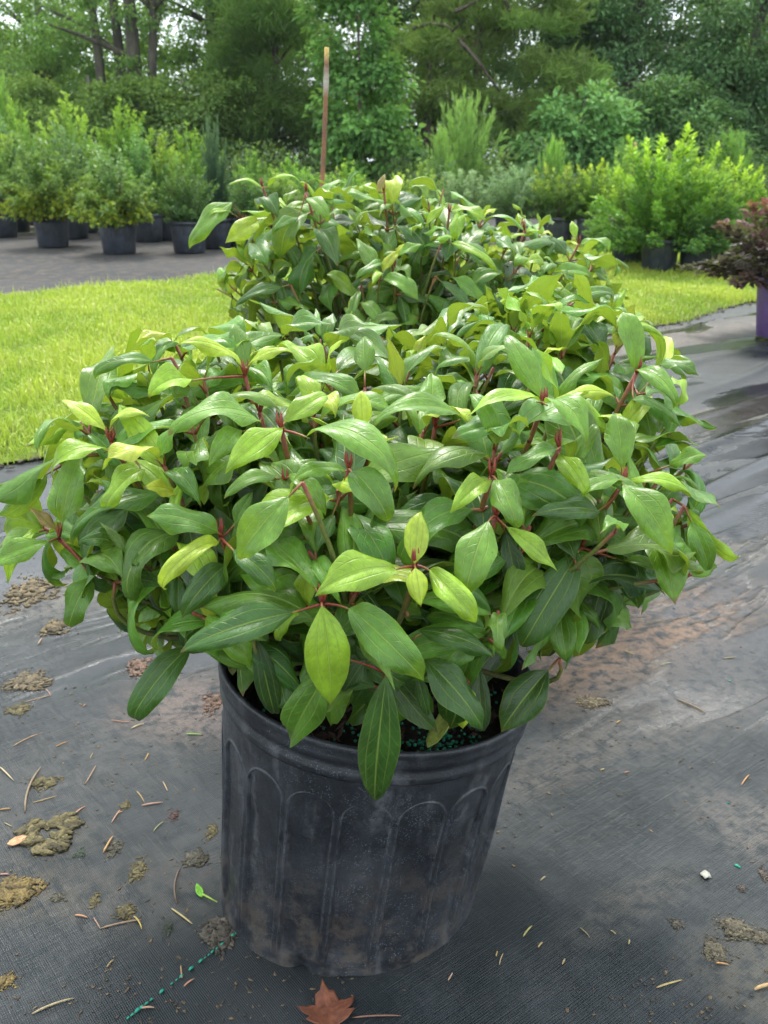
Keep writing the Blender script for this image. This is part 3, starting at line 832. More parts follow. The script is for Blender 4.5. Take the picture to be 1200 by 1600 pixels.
HAND = [  # base u,v  tip u,v  y base, y tip, width ratio, colour, arch, facing
 (503,948, 517,1102, .80,.80, .55,'y', .5,'c',dict(wave=.02,twist=0)), (458,957, 281,1020, .82,.80, .44,'d', .5,'c'),
 (547,950, 662,1064, .82,.78, .50,'m', .7,'c'), (493,917, 408,848, .83,.90, .55,'m', .3,'u'),
 (617,889, 492,932, .80,.77, .55,'y', 1.1,'m'), (648,880, 659,799, .83,.86, .60,'l', .2,'c',dict(wave=.01,fold=.15)),
 (649,888, 658,949, .82,.80, .78,'l', .5,'c',dict(wave=.01,fold=.35)), (672,890, 743,971, .83,.80, .55,'y', .7,'c'),
 (762,815, 731,930, .86,.83, .60,'g', .7,'c'), (792,824, 871,893, .88,.86, .36,'y', .5,'m'),
 (790,830, 806,915, .94,.93, .45,'o', .4,'c'), (903,863, 815,1008, .95,.92, .46,'d', .35,'c',dict(wave=.03,twist=0)),
 (875,950, 887,1032, .97,.94, .55,'m', .4,'c'), (901,935, 939,987, 1.02,1.0, .34,'m', .9,'m'),
 (656,985, 771,1030, .87,.85, .42,'d', .8,'m',dict(tip=.9)), (665,1030, 754,1141, .89,.87, .50,'d', .6,'c'),
 (856,1048, 783,1144, .96,.94, .60,'o', .4,'c'), (603,1057, 588,1249, .85,.90, .44,'d', .5,'c',dict(wave=.02,twist=0,fold=.3)),
 (527,1025, 456,1157, .85,.89, .50,'m', .5,'c'), (402,1000, 428,1104, .91,.93, .50,'o', .4,'c'),
 (300,1008, 224,1118, .97,.95, .42,'d', 1.0,'m'), (573,1028, 541,1077, .88,.88, .60,'o', .4,'c'),
 (650,1050, 667,1118, .93,.93, .42,'d', .4,'c'), (748,1042, 754,1138, .98,.97, .42,'o', .3,'c'),
 (450,777, 375,875, .84,.82, .55,'g', .6,'c',dict(wave=.16)), (365,860, 428,925, .85,.83, .60,'d', .9,'m',dict(tip=1.4)),
 (520,804, 496,864, .90,.87, .60,'d', .5,'c'), (550,737, 604,815, .88,.85, .60,'m', .9,'m',dict(tip=1.3)),
 (479,682, 616,770, .93,.87, .38,'g', 1.5,'u'), (444,660, 512,621, .98,1.02, .55,'y', .5,'m'),
 (440,669, 351,741, .95,.90, .48,'y', .6,'m'), (407,660, 262,682, 1.0,.95, .38,'g', 1.2,'u',dict(wave=.18)),
 (377,672, 326,729, .98,.93, .50,'g', .8,'m'), (383,570, 365,507, 1.12,1.16, .62,'g', .4,'m'),
 (377,570, 275,540, 1.11,1.08, .34,'l', .8,'u'), (386,573, 461,555, 1.11,1.1, .32,'l', .7,'u'),
 (296,594, 233,622, 1.06,1.02, .66,'y', .9,'m'), (567,668, 565,612, 1.0,1.02, .76,'l', .2,'c',dict(wave=.01,fold=.12)),
 (588,677, 607,702, 1.0,.98, .60,'l', .6,'m'), (725,655, 582,672, 1.0,.97, .34,'g', .8,'u'),
 (677,645, 675,582, 1.05,1.09, .80,'g', .3,'m'), (570,580, 570,525, 1.2,1.25, .85,'g', .3,'m'),
 (843,627, 728,653, .98,.94, .32,'y', .9,'u'), (847,622, 793,537, 1.0,1.06, .50,'g', .9,'m'),
 (863,630, 962,622, 1.0,1.0, .33,'l', .7,'u'), (852,630, 915,698, .97,.92, .46,'g', 1.6,'u'),
 (972,730, 960,647, .97,1.01, .64,'g', .2,'c'), (992,577, 970,490, 1.15,1.19, .46,'g', .5,'m'),
 (997,578, 1050,637, 1.12,1.08, .52,'g', 1.4,'u'), (1030,570, 1092,587, 1.13,1.1, .45,'m', .9,'u',dict(wave=.16)),
 (973,758, 1050,868, .92,.88, .48,'g', .9,'m'), (981,753, 1081,776, .95,.93, .34,'y', .9,'u'),
 (971,753, 908,782, .94,.91, .46,'g', .9,'m'), (1075,795, 1157,867, 1.0,.98, .32,'y', 1.2,'d'),
 (1046,727, 1103,713, 1.05,1.04, .60,'g', .3,'m'), (1080,815, 1106,890, .98,.96, .45,'m', 1.2,'m',dict(tip=1.0)),
 (971,876, 1037,905, 1.0,.98, .34,'g', 1.0,'u'), (75,846, -8,886, .98,.96, .48,'g', .5,'m'),
 (88,828, 45,792, 1.0,1.01, .42,'r', .3,'m'), (97,817, 129,714, .98,1.02, .56,'g', .3,'c'),
 (168,705, 87,752, 1.0,.97, .42,'y', 1.7,'u'), (72,741, -4,800, 1.05,1.03, .40,'g', 1.4,'d'),
 (226,733, 166,800, .97,.94, .52,'y', 1.1,'m'), (340,831, 228,807, .90,.90, .52,'m', .8,'m'),
 (342,847, 261,920, .90,.86, .36,'l', 1.3,'m'), (144,900, 111,980, .98,.96, .60,'m', .8,'c',dict(wave=.16)),
 (354,882, 285,965, .91,.88, .56,'d', .9,'m'), (279,903, 279,964, .95,.93, .46,'d', .5,'c'),
 (177,850, 123,850, .97,.95, .75,'d', 1.4,'m',dict(wave=.2)), (204,909, 258,918, .96,.94, .55,'d', .7,'m'),
 (165,672, 95,625, 1.02,1.04, .40,'l', .5,'m'), (172,670, 235,652, 1.02,1.0, .40,'l', 1.2,'u'),
 (240,565, 155,598, 1.1,1.08, .36,'m', 1.0,'u'), (987,625, 1064,669, 1.1,1.06, .30,'m', 1.2,'u'),
 (937,800, 830,807, .93,.90, .52,'d', .4,'m'), (777,750, 806,825, .89,.86, .72,'g', 1.0,'m',dict(tip=1.5)),
 (765,750, 703,802, .91,.87, .46,'y', .9,'m'), (872,710, 916,775, .95,.91, .50,'y', .8,'m',dict(wave=.2)),
 (870,702, 788,746, .93,.90, .40,'m', .6,'m'), (432,745, 350,780, .92,.89, .38,'g', .9,'u'),
 (452,742, 508,807, .92,.89, .40,'g', 1.1,'m'), (367,820, 395,770, .92,.94, .56,'m', .3,'m'),
 (540,737, 457,752, .92,.89, .34,'g', .8,'u'),
]
NODES = [(503,944,.82),(440,672,.955),(648,885,.835),(345,840,.91),(848,634,1.0),(995,582,1.15),(972,757,.955),(92,842,1.0),(174,692,1.02),
         (383,588,1.11),(603,1052,.87),(775,808,.89),(908,856,.98),(406,645,1.03),(572,690,1.02),(445,760,.93),(680,668,1.05),(768,745,.915),(545,735,.91),(874,700,.95)]
OUTLINE = [(-20,740),(60,690),(90,620),(160,560),(235,505),(300,492),(420,478),(520,490),(640,498),(730,480),(770,440),(880,430),(960,455),(1010,480),(1045,520),(1095,565),
           (1090,640),(1070,690),(1110,705),(1105,760),(1170,850),(1160,880),(1110,895),(1040,910),(950,995),(900,1010),(890,1040),(835,1010),(790,1030),(760,1130),(640,1130),
           (560,1130),(440,1090),(380,1060),(300,1010),(240,1010),(180,985),(150,930),(95,900),(30,880),(-20,900)]
def top_hero(x, y):
    return 1.04 + .72 * math.exp(-((x - .24) / .17) ** 2 - ((y - 1.45) / .18) ** 2) + .12 * math.exp(-((x + .2) / .2) ** 2 - ((y - 1.4) / .2) ** 2) - .12 * math.exp(-((x + .02) / .12) ** 2)
EXTRA = [(770, 480, 1.50), (830, 466, 1.52), (890, 462, 1.50), (940, 482, 1.45), (800, 510, 1.42), (862, 508, 1.40), (920, 520, 1.38), (985, 520, 1.30), (960, 552, 1.30), (1035, 575, 1.20), (880, 548, 1.30), (820, 552, 1.32),
         (275, 540, 1.20), (330, 530, 1.25), (432, 520, 1.35), (165, 610, 1.10), (232, 580, 1.15), (125, 660, 1.05), (500, 530, 1.45), (560, 525, 1.48), (622, 530, 1.50), (682, 520, 1.50), (735, 510, 1.48), (1060, 640, 1.12), (1055, 740, 1.02), (70, 720, 1.02)]
POT1 = Vector((-.054, 1.19, 0))
hero = empty('potted_viburnum', POT1)
tag(hero, 'large glossy-leaved viburnum in weathered black nursery pot, nearest the camera', 'potted plant', 'viburnums in black nursery pots')
bend = hero_pot_parts(hero, POT1.x, POT1.y)
soil_bits(hero, bend)
build_shrub(hero, random.Random(4), (-.015, 1.19, .53), (.38, .34, .245), 132, HAND, NODES, OUTLINE, (-.012, 1.19, .325), 1.52, .5, -.30, top_hero, 296, EXTRA)

POT2 = Vector((.05, 2.42, 0))
vib2 = empty('potted_viburnum', POT2)
tag(vib2, 'second red-stemmed viburnum bush standing behind the nearest one', 'potted plant', 'viburnums in black nursery pots')
for ch in hero.children:
    if ch.name.split('.')[0] in ('pot_wall', 'rim', 'soil'):
        c = ch.copy(); col.objects.link(c); c.parent = vib2
HAND2 = [
 (362,316,296,389,2.2,2.15,.45,'g',.5,'m'),(404,345,352,380,2.2,2.15,.6,'l',.8,'c'),(362,332,326,340,2.2,2.15,.34,'y',.3,'m'),
 (410,295,355,290,2.2,2.15,.3,'y',1.0,'u'),(418,293,470,290,2.2,2.15,.34,'y',1.0,'u'),(466,340,426,368,2.15,2.1,.46,'m',.5,'m'),
 (480,310,512,348,2.15,2.1,.5,'g',.9,'m'),(440,448,368,480,2.1,2.05,.36,'d',.5,'m'),(620,400,660,384,2.1,2.12,.5,'g',.5,'m'),
 (600,410,556,440,2.1,2.05,.44,'m',.6,'m'),(705,380,778,430,2.1,2.05,.24,'y',.9,'m'),(690,440,735,488,2.1,2.05,.34,'d',.4,'m'),
 (590,300,602,272,2.2,2.22,.5,'r',.3,'c'),(705,330,760,345,2.2,2.15,.4,'y',.7,'u'),(905,385,950,395,2.35,2.3,.36,'g',1.0,'u'),
 (900,372,893,345,2.35,2.38,.5,'y',.3,'c'),(720,460,690,500,2.1,2.05,.4,'d',.5,'m'),(560,455,545,500,2.1,2.05,.4,'m',.5,'m'),
]
NODES2 = [(410,292,2.22),(382,350,2.22),(478,300,2.18),(612,405,2.12),(600,300,2.22),(702,332,2.2),(905,380,2.36),(820,360,2.25)]
OUT2 = [(295,390),(330,325),(352,285),(400,272),(470,278),(560,268),(600,258),(640,268),(700,290),(740,315),(810,318),(860,345),(900,335),(955,375),(985,440),(985,520),(600,560),(430,540),(360,500),(360,450)]
def top2(x, y): return 1.0 + .10 * math.exp(-((x + .08) / .2) ** 2) - .16 * math.exp(-((x - .4) / .2) ** 2)
build_shrub(vib2, random.Random(9), (.08, 2.42, .62), (.48, .36, .32), 112, HAND2, NODES2, OUT2, (.09, 2.42, .325), 1.55, .95, -.5, top2, 280, (), .07, .45)

# bamboo stake behind the second bush
def stake(name, p0, p1, r, label, cat='stake'):
    g = Geo(); n = 26; rs = np.random.RandomState(2)
    t = np.linspace(0, 1, n); pts = np.asarray(p0)[None] * (1 - t)[:, None] + np.asarray(p1)[None] * t[:, None]
    pts[:, 0] += .002 * np.sin(t * 9)
    rad = r * (1 - .2 * t) * (1 + .25 * np.exp(-((t - .92) / .012) ** 2) + .22 * np.exp(-((t - .62) / .012) ** 2) + .2 * np.exp(-((t - .3) / .012) ** 2))
    c = np.array([[.24, .11, .05]]) * (1 + .25 * rs.normal(size=(n, 1)))
    c[rs.uniform(size=n) < .28] = (.42, .38, .32); c[-1] = (.6, .42, .12)
    g.tube(pts, rad, 8, np.clip(c, .05, .7)); o = link(name, g.mesh(name, [M_STRAW]))
    return tag(o, label, cat)
p1 = P(510, 74, 2.72); p0 = P(501, 380, 2.70); dv_ = (p0 - p1); p0 = p1 + dv_ * ((p1.z - .3) / (p1.z - p0.z))
stake('bamboo_stake', tuple(p0), tuple(p1), .0072, 'tall brown bamboo stake with peeling pale skin behind the second viburnum')

# ------------------------------------------------------------------ background shrubs in pots
def shrub_crown(name, seed, style):
    """unit shrub: base at origin, about 1 high and 1 wide; sprays of small leaves on thin stems"""
    rs = np.random.RandomState(seed); S = STYLE[style]
    g = Geo(); Pn, D, N, C = [], [], [], []
    for i in range(S['stems']):
        az = rs.uniform(0, 6.283); el = rs.uniform(*S['el'])
        d = np.array([math.cos(az) * math.cos(el), math.sin(az) * math.cos(el), math.sin(el)])
        rx, rz = .5, 1.0
        if style == 'conifer': rr_ = .5 * (1 - .0 * d[2])
        k = 1 / math.sqrt((d[0] / rx) ** 2 + (d[1] / rx) ** 2 + ((d[2]) / rz) ** 2)
        k *= rs.uniform(.60, 1.0) if rs.uniform() < .6 else rs.uniform(.92, 1.12)
        o = np.array([rs.normal(0, .03), rs.normal(0, .03), 0])
        end = o + d * k; midp = o + d * k * .5 + np.array([d[0], d[1], 0]) * k * .12 * S['arch'] + np.array([0, 0, .1 * k * S['arch']])
        end[2] -= S['droop'] * k * .2 * abs(d[0] + d[1])
        pth = bez(o, midp, end, 14)
        if i < 16: g.tube(pth[:10], np.linspace(.014, .005, 10), 5, (.13, .10, .065))
        n = S['per']
        t = rs.uniform(S['from'], 1.0, n) ** .75; f = t * 13; i0 = np.minimum(f.astype(int), 12); fr = (f - i0)[:, None]
        pos = pth[i0] * (1 - fr) + pth[i0 + 1] * fr; tan = pth[i0 + 1] - pth[i0]; tan /= np.linalg.norm(tan, axis=1)[:, None] + 1e-9
        off = unit(n, rs); pos = pos + off * S['puff'] * (1.15 - t)[:, None]
        dd = tan * S['along'] + off * 1.0 + np.array([0, 0, .25]); nn = np.array([0, 0, 1.0]) + unit(n, rs) * .7 + d * .4
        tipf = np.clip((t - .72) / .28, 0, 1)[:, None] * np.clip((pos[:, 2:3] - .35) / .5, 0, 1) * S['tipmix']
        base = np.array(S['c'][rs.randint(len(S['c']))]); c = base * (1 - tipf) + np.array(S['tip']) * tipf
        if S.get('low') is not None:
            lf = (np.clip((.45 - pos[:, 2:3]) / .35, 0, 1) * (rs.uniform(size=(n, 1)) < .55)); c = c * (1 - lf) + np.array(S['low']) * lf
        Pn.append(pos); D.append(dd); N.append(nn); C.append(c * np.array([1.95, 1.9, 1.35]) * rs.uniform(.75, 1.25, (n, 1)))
    Pn, D, N, C = map(np.concatenate, (Pn, D, N, C)); n = len(Pn)
    Pn[:, 2] = np.maximum(Pn[:, 2], S.get('zmin', .02))
    L = rs.uniform(.75, 1.25, n) * S['L']; V, T, CC = leaf_cards(Pn, D, N, L, L * S['W'], C)
    return np_mesh(name, V, T, [M_FOL], False, CC), g.mesh('stems', [M_LIT])
STYLE = {
 'holly':  dict(stems=95, per=75, el=(.15, 1.5), arch=.6, droop=.1, puff=.06, along=.5, L=.052, W=.62, c=[(.055, .11, .045), (.075, .14, .055), (.10, .17, .045)], tip=(.13, .22, .09), tipmix=.6, low=(.20, .24, .03), **{'from': .25}),
 'golden': dict(stems=95, per=75, el=(.2, 1.5), arch=.5, droop=.0, puff=.05, along=.9, L=.050, W=.5, c=[(.11, .18, .05), (.13, .22, .05), (.09, .15, .05)], tip=(.25, .33, .05), tipmix=.8, low=(.07, .12, .04), **{'from': .25}),
 'box':    dict(stems=95, per=75, el=(.1, 1.5), arch=.3, droop=.0, puff=.05, along=.5, L=.042, W=.6, c=[(.035, .075, .035), (.05, .10, .04)], tip=(.15, .26, .05), tipmix=.5, low=None, **{'from': .25}),
 'conifer':dict(stems=110, per=80, el=(.55, 1.52), arch=.1, droop=.0, puff=.04, along=1.6, L=.06, W=.25, c=[(.028, .06, .04), (.04, .08, .05)], tip=(.10, .17, .09), tipmix=.5, low=None, **{'from': .15}),
 'olive':  dict(stems=100, per=75, el=(.3, 1.5), arch=.2, droop=.0, puff=.05, along=.9, L=.055, W=.32, c=[(.14, .19, .11), (.17, .22, .14), (.11, .16, .08)], tip=(.24, .30, .19), tipmix=.7, low=(.09, .13, .05), **{'from': .25}),
 'privet': dict(stems=115, per=85, el=(.0, 1.42), arch=1.0, droop=.35, puff=.045, along=1.0, L=.046, W=.5, c=[(.09, .17, .035), (.12, .22, .04), (.06, .12, .035)], tip=(.34, .43, .05), tipmix=1.0, low=(.05, .10, .04), **{'from': .2}),
 'plume':  dict(stems=120, per=85, el=(.7, 1.54), arch=.05, droop=.0, puff=.04, along=2.2, L=.075, W=.13, c=[(.13, .21, .06), (.16, .25, .07), (.11, .18, .06)], tip=(.22, .32, .09), tipmix=.7, low=None, **{'from': .12}),
 'purple': dict(stems=80, per=70, el=(.0, 1.4), arch=.8, droop=.5, puff=.05, along=.9, L=.060, W=.55, c=[(.055, .030, .045), (.075, .035, .05), (.045, .03, .035)], tip=(.24, .05, .06), tipmix=1.0, low=None, **{'from': .25}),
}
CROWNS = {}
for i, s in enumerate(STYLE):
    CROWNS[s] = [shrub_crown('crown', 100 + i * 7 + j, s) for j in range(1 if s in ('purple', 'conifer') else 2)]
POT_B = pot_mesh('pot', .215, .185, .36, M_POTB, 40)
def mat_purple():
    k = NT('purple_plastic'); co = k.coord('Object'); n = k.noise(25, 3, co)
    return k.out(k.principled(k.mix(k.ramp(n, .3, .7), (.10, .055, .16), (.13, .075, .20)), .5).outputs[0])
M_PURP = mat_purple()
POT_P = pot_mesh('pot', .19, .155, .36, M_PURP, 48)
def potted(name, u, v_or_y, topv, wpx, style, label, cat='potted shrub', group='potted shrubs in the background beds', pot=True, rot=None, tint=(1, 1, 1), by_y=False, pot_me=None, z0=.03, pot_k=1.0, sink=.97):
    if by_y:
        y = v_or_y; zc = y * CP + CAM_H * SP; x = (u - 600) / FPX * zc
    else:
        q = G(u, v_or_y, z0); x, y = q.x, q.y
    zc = y * CP + (CAM_H - .6) * SP
    ph = .34 * pot_k if pot else 0.0
    ztop = P(600, topv, y).z
    h = max(.35, ztop - z0 - ph * sink); wd = wpx / FPX * zc
    root = empty(name, (x, y, z0)); tag(root, label, cat, group)
    me_c, me_s = CROWNS[style][(int(u) // 7) % len(CROWNS[style])]
    r = (int(u * 37) % 628) / 100.0 if rot is None else rot
    kx = .88 + .24 * ((int(u * 53) % 100) / 100); tl = R(-6 + 12 * ((int(u * 71) % 100) / 100)); b_ = .88 + .24 * ((int(u * 31) % 100) / 100); tint = (tint[0] * b_ * (.84 + .2 * ((int(u * 47) % 100) / 100)), tint[1] * b_, tint[2] * b_ * (.9 + .6 * ((int(u * 29) % 100) / 100)))
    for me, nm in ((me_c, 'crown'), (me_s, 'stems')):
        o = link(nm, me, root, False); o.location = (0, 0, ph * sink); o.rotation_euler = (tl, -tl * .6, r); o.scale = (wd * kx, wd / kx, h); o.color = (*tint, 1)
    if pot:
        o = link('pot', pot_me or POT_B, root, False); o.rotation_euler = (0, 0, r * 2); o.scale = (pot_k,) * 3
    return root

BG = [  # name, u, v base or y, top v, width px, style, label, opts
 ('potted_holly', 187, 396, 212, 150, 'holly', 'round blue-green shrub in the grey-black pot set farthest forward in the left bed', {}),
 ('potted_holly', 84, 385, 196, 150, 'holly', 'loose yellowish shrub with pale forked stems in a grey-black pot, left bed', dict(tint=(1.25, 1.12, .9))),
 ('potted_boxwood', 297, 394, 240, 105, 'box', 'dark small-leaved bush in black pot beside the narrow dark conifer', dict(tint=(1.25, 1.25, 1.1))),
 ('potted_conifer', 340, 387, 190, 60, 'conifer', 'narrow dark column conifer in the left bed', {}),
 ('potted_shrub', 6, 370, 175, 120, 'golden', 'yellow-tipped shrub cut off by the left edge of the picture', {}),
 ('potted_shrub', 27, 363, 180, 105, 'holly', 'green shrub in a very dark pot near the left picture edge', {}),
 ('potted_shrub', 49, 352, 168, 105, 'golden', 'tall yellow-tipped shrub rising behind the loose yellowish one', {}),
 ('potted_shrub', 117, 372, 185, 95, 'holly', 'green shrub whose black pot stands just right of the loose yellowish shrub', {}),
 ('potted_shrub', 135, 362, 160, 120, 'golden', 'tallest yellow-green shrub at the back of the left bed', {}),
 ('potted_shrub', 200, 363, 168, 115, 'golden', 'tall yellow-tipped shrub directly behind the round blue-green one', {}),
 ('potted_shrub', 232, 377, 205, 95, 'holly', 'green shrub in a black pot right behind the round blue-green shrub', {}),
 ('potted_shrub', 259, 374, 215, 85, 'golden', 'yellow-green shrub between the round blue-green shrub and the dark small-leaved bush', {}),
 ('potted_boxwood', 385, 386, 262, 95, 'box', 'dark low bush in black pot seen just right of the conifer', dict(tint=(1.3, 1.4, 1.0))),
 ('potted_shrub', 440, 385, 270, 90, 'golden', 'bright green bush showing behind the second viburnum, left of the stake', {}),
 ('potted_shrub', 487, 374, 262, 95, 'box', 'dark green bush in black pot directly behind the bamboo stake', dict(tint=(1.5, 1.5, 1.2))),
 ('shrub', 400, 16.5, 240, 95, 'golden', 'green bush in the second row right of the narrow conifer', dict(by_y=True, tint=(.75, .85, .9))),
 ('shrub', 300, 16.5, 205, 110, 'golden', 'yellowish bush in the second row left of the narrow conifer', dict(by_y=True, tint=(.9, .95, .9))),
 ('shrub', 460, 17, 250, 100, 'golden', 'bright green low bush in the second row left of the stake', dict(by_y=True, tint=(.8, .95, .8))),
 ('shrub', 545, 15, 258, 100, 'golden', 'yellow-green bush peeping over the second viburnum just right of the stake', dict(by_y=True)),
 ('shrub', 610, 14.5, 260, 95, 'privet', 'lime green bush peeping over the middle of the second viburnum', dict(by_y=True)),
 ('shrub', 665, 15, 258, 90, 'golden', 'yellow-green bush left of the two grey-green bushes', dict(by_y=True)),
 ('potted_olive', 722, 13.2, 258, 100, 'olive', 'grey-green soft bush, left one of the grey pair in the middle row', dict(by_y=True, pot=True)),
 ('potted_olive', 798, 13.0, 255, 105, 'olive', 'grey-green soft bush, right one of the grey pair in the middle row', dict(by_y=True, pot=True)),
 ('shrub', 868, 12.6, 252, 105, 'privet', 'olive green bush right of the grey-green pair', dict(by_y=True, pot=True, tint=(.8, .8, .9))),
 ('shrub', 925, 12.4, 248, 105, 'privet', 'yellow-green bush left of the large golden privet', dict(by_y=True, pot=True, tint=(.85, .85, .9))),
 ('potted_privet', 980, 412, 252, 140, 'privet', 'leafy green privet in the leftmost visible pot of the right-hand row', dict(tint=(.9, .9, 1), z0=.04, pot_k=.84, sink=.62)),
 ('potted_privet', 1028, 424, 196, 215, 'privet', 'large golden-tipped privet, tallest bush of the right-hand row', dict(z0=.04, pot_k=.84, sink=.62)),
 ('potted_privet', 1088, 424, 232, 165, 'privet', 'golden-tipped privet right of the tallest one', dict(z0=.04, pot_k=.84, sink=.62)),
 ('potted_privet', 1135, 415, 245, 130, 'privet', 'golden-tipped privet behind the purple-leaved bush', dict(z0=.04, pot_k=.84, sink=.62)),
 ('potted_privet', 1200, 412, 240, 130, 'privet', 'golden-tipped privet at the right edge behind the purple-leaved bush', dict(z0=.04, pot_k=.84, sink=.62)),
 ('shrub', 1060, 13.5, 235, 130, 'golden', 'green bush in the second row behind the tallest privet', dict(by_y=True)),
 ('shrub', 960, 14, 245, 110, 'golden', 'green bush in the second row beside the thin reddish stake', dict(by_y=True)),
 ('wild_bush', 722, 21, 150, 120, 'plume', 'tall feathery light green wild bush below the bare pine limb', dict(by_y=True)),
 ('wild_bush', 690, 20, 205, 60, 'plume', 'small feathery wild bush at the foot of the tall feathery one', dict(by_y=True)),
 ('wild_bush', 860, 20, 222, 75, 'plume', 'rounded feathery light green wild bush behind the olive green bush', dict(by_y=True, tint=(1.1, 1.15, .9))),
 ('wild_bush', 975, 21, 222, 70, 'plume', 'dull feathery wild bush behind the thin reddish stake', dict(by_y=True, tint=(.8, .9, .8))),
 ('wild_bush', 1135, 20, 212, 110, 'plume', 'dull feathery wild bush behind the right-hand privets', dict(by_y=True, tint=(.75, .88, .8))),
 ('wild_bush', 18, 21, 128, 110, 'plume', 'feathery wild bush behind the yellow-tipped shrubs at the left edge', dict(by_y=True, tint=(.9, 1, .8))),
]
for name, u, vy, tv, wp, stl, lab, op in BG:
    wild = name in ('wild_bush', 'shrub'); op = dict(op)
    if wild and 'pot' not in op: op['pot'] = False
    potted(name, u, vy, tv, wp, stl, lab, 'wild bush' if name == 'wild_bush' else ('potted shrub' if op.get('pot', True) else 'shrub'),
           'feathery wild bushes by the wood' if name == 'wild_bush' else 'shrubs in the background beds', **op)
pb = potted('potted_loropetalum', 1222, 526, 250, 290, 'purple', 'purple-leaved bush in a purple pot at the right picture edge', 'potted shrub', None, pot_me=POT_P, z0=.012, rot=1.0)
# pale lettering moulded on the purple pot (only part of it shows)
FNT = None
def pot_text(root, txt, ang, z, size, r_at, rotz=0.0):
    cu = bpy.data.curves.new('lettering', 'FONT'); cu.body = txt; cu.size = size; cu.extrude = .0006; cu.align_x = 'CENTER'
    cu.materials.append(M_WHITE); o = bpy.data.objects.new('lettering', cu); col.objects.link(o); o.parent = root
    o.location = (r_at * math.cos(ang), r_at * math.sin(ang), z)
    o.rotation_euler = (R(85), rotz, ang + math.pi / 2); return o
def mat_plain(name, c, rough=.6):
    k = NT(name); n = k.noise(60, 3, k.pos())
    return k.out(k.principled(k.mix(k.ramp(n, .3, .7, 0, .25), c, tuple(x * .7 for x in c)), rough).outputs[0])
M_WHITE = mat_plain('white_print', (.62, .60, .66))
for zz, ww, aa in ((.215, .020, -1.98), (.18, .024, -1.98), (.15, .014, -1.98), (.125, .02, -1.98), (.20, .045, -1.62)):
    g = Geo(); rr_ = .168 + .030 * zz / .36 + .002; hh = .008 if ww < .04 else .03
    for i_ in range(3 if ww < .04 else 1):
        a0_ = aa + (i_ - 1) * .045 * (ww / .02); pts = [(rr_ * math.cos(a_), rr_ * math.sin(a_), z_) for z_ in (zz - hh / 2, zz + hh / 2) for a_ in (a0_, a0_ + (.03 if ww < .04 else .1))]
        g.add(pts, [(0, 1, 3, 2)], None)
    link('print_mark', g.mesh('print_mark', [M_WHITE], False), pb, False)
# reddish thin stake among the right-hand row
a0 = P(987, 300, 10.8); a1 = P(993, 222, 10.8); dd_ = a0 - a1; a0 = a1 + dd_ * ((a1.z - .05) / (a1.z - a0.z))
stake('thin_stake', tuple(a0), tuple(a1), .016, 'thin reddish stake rising left of the tallest privet')

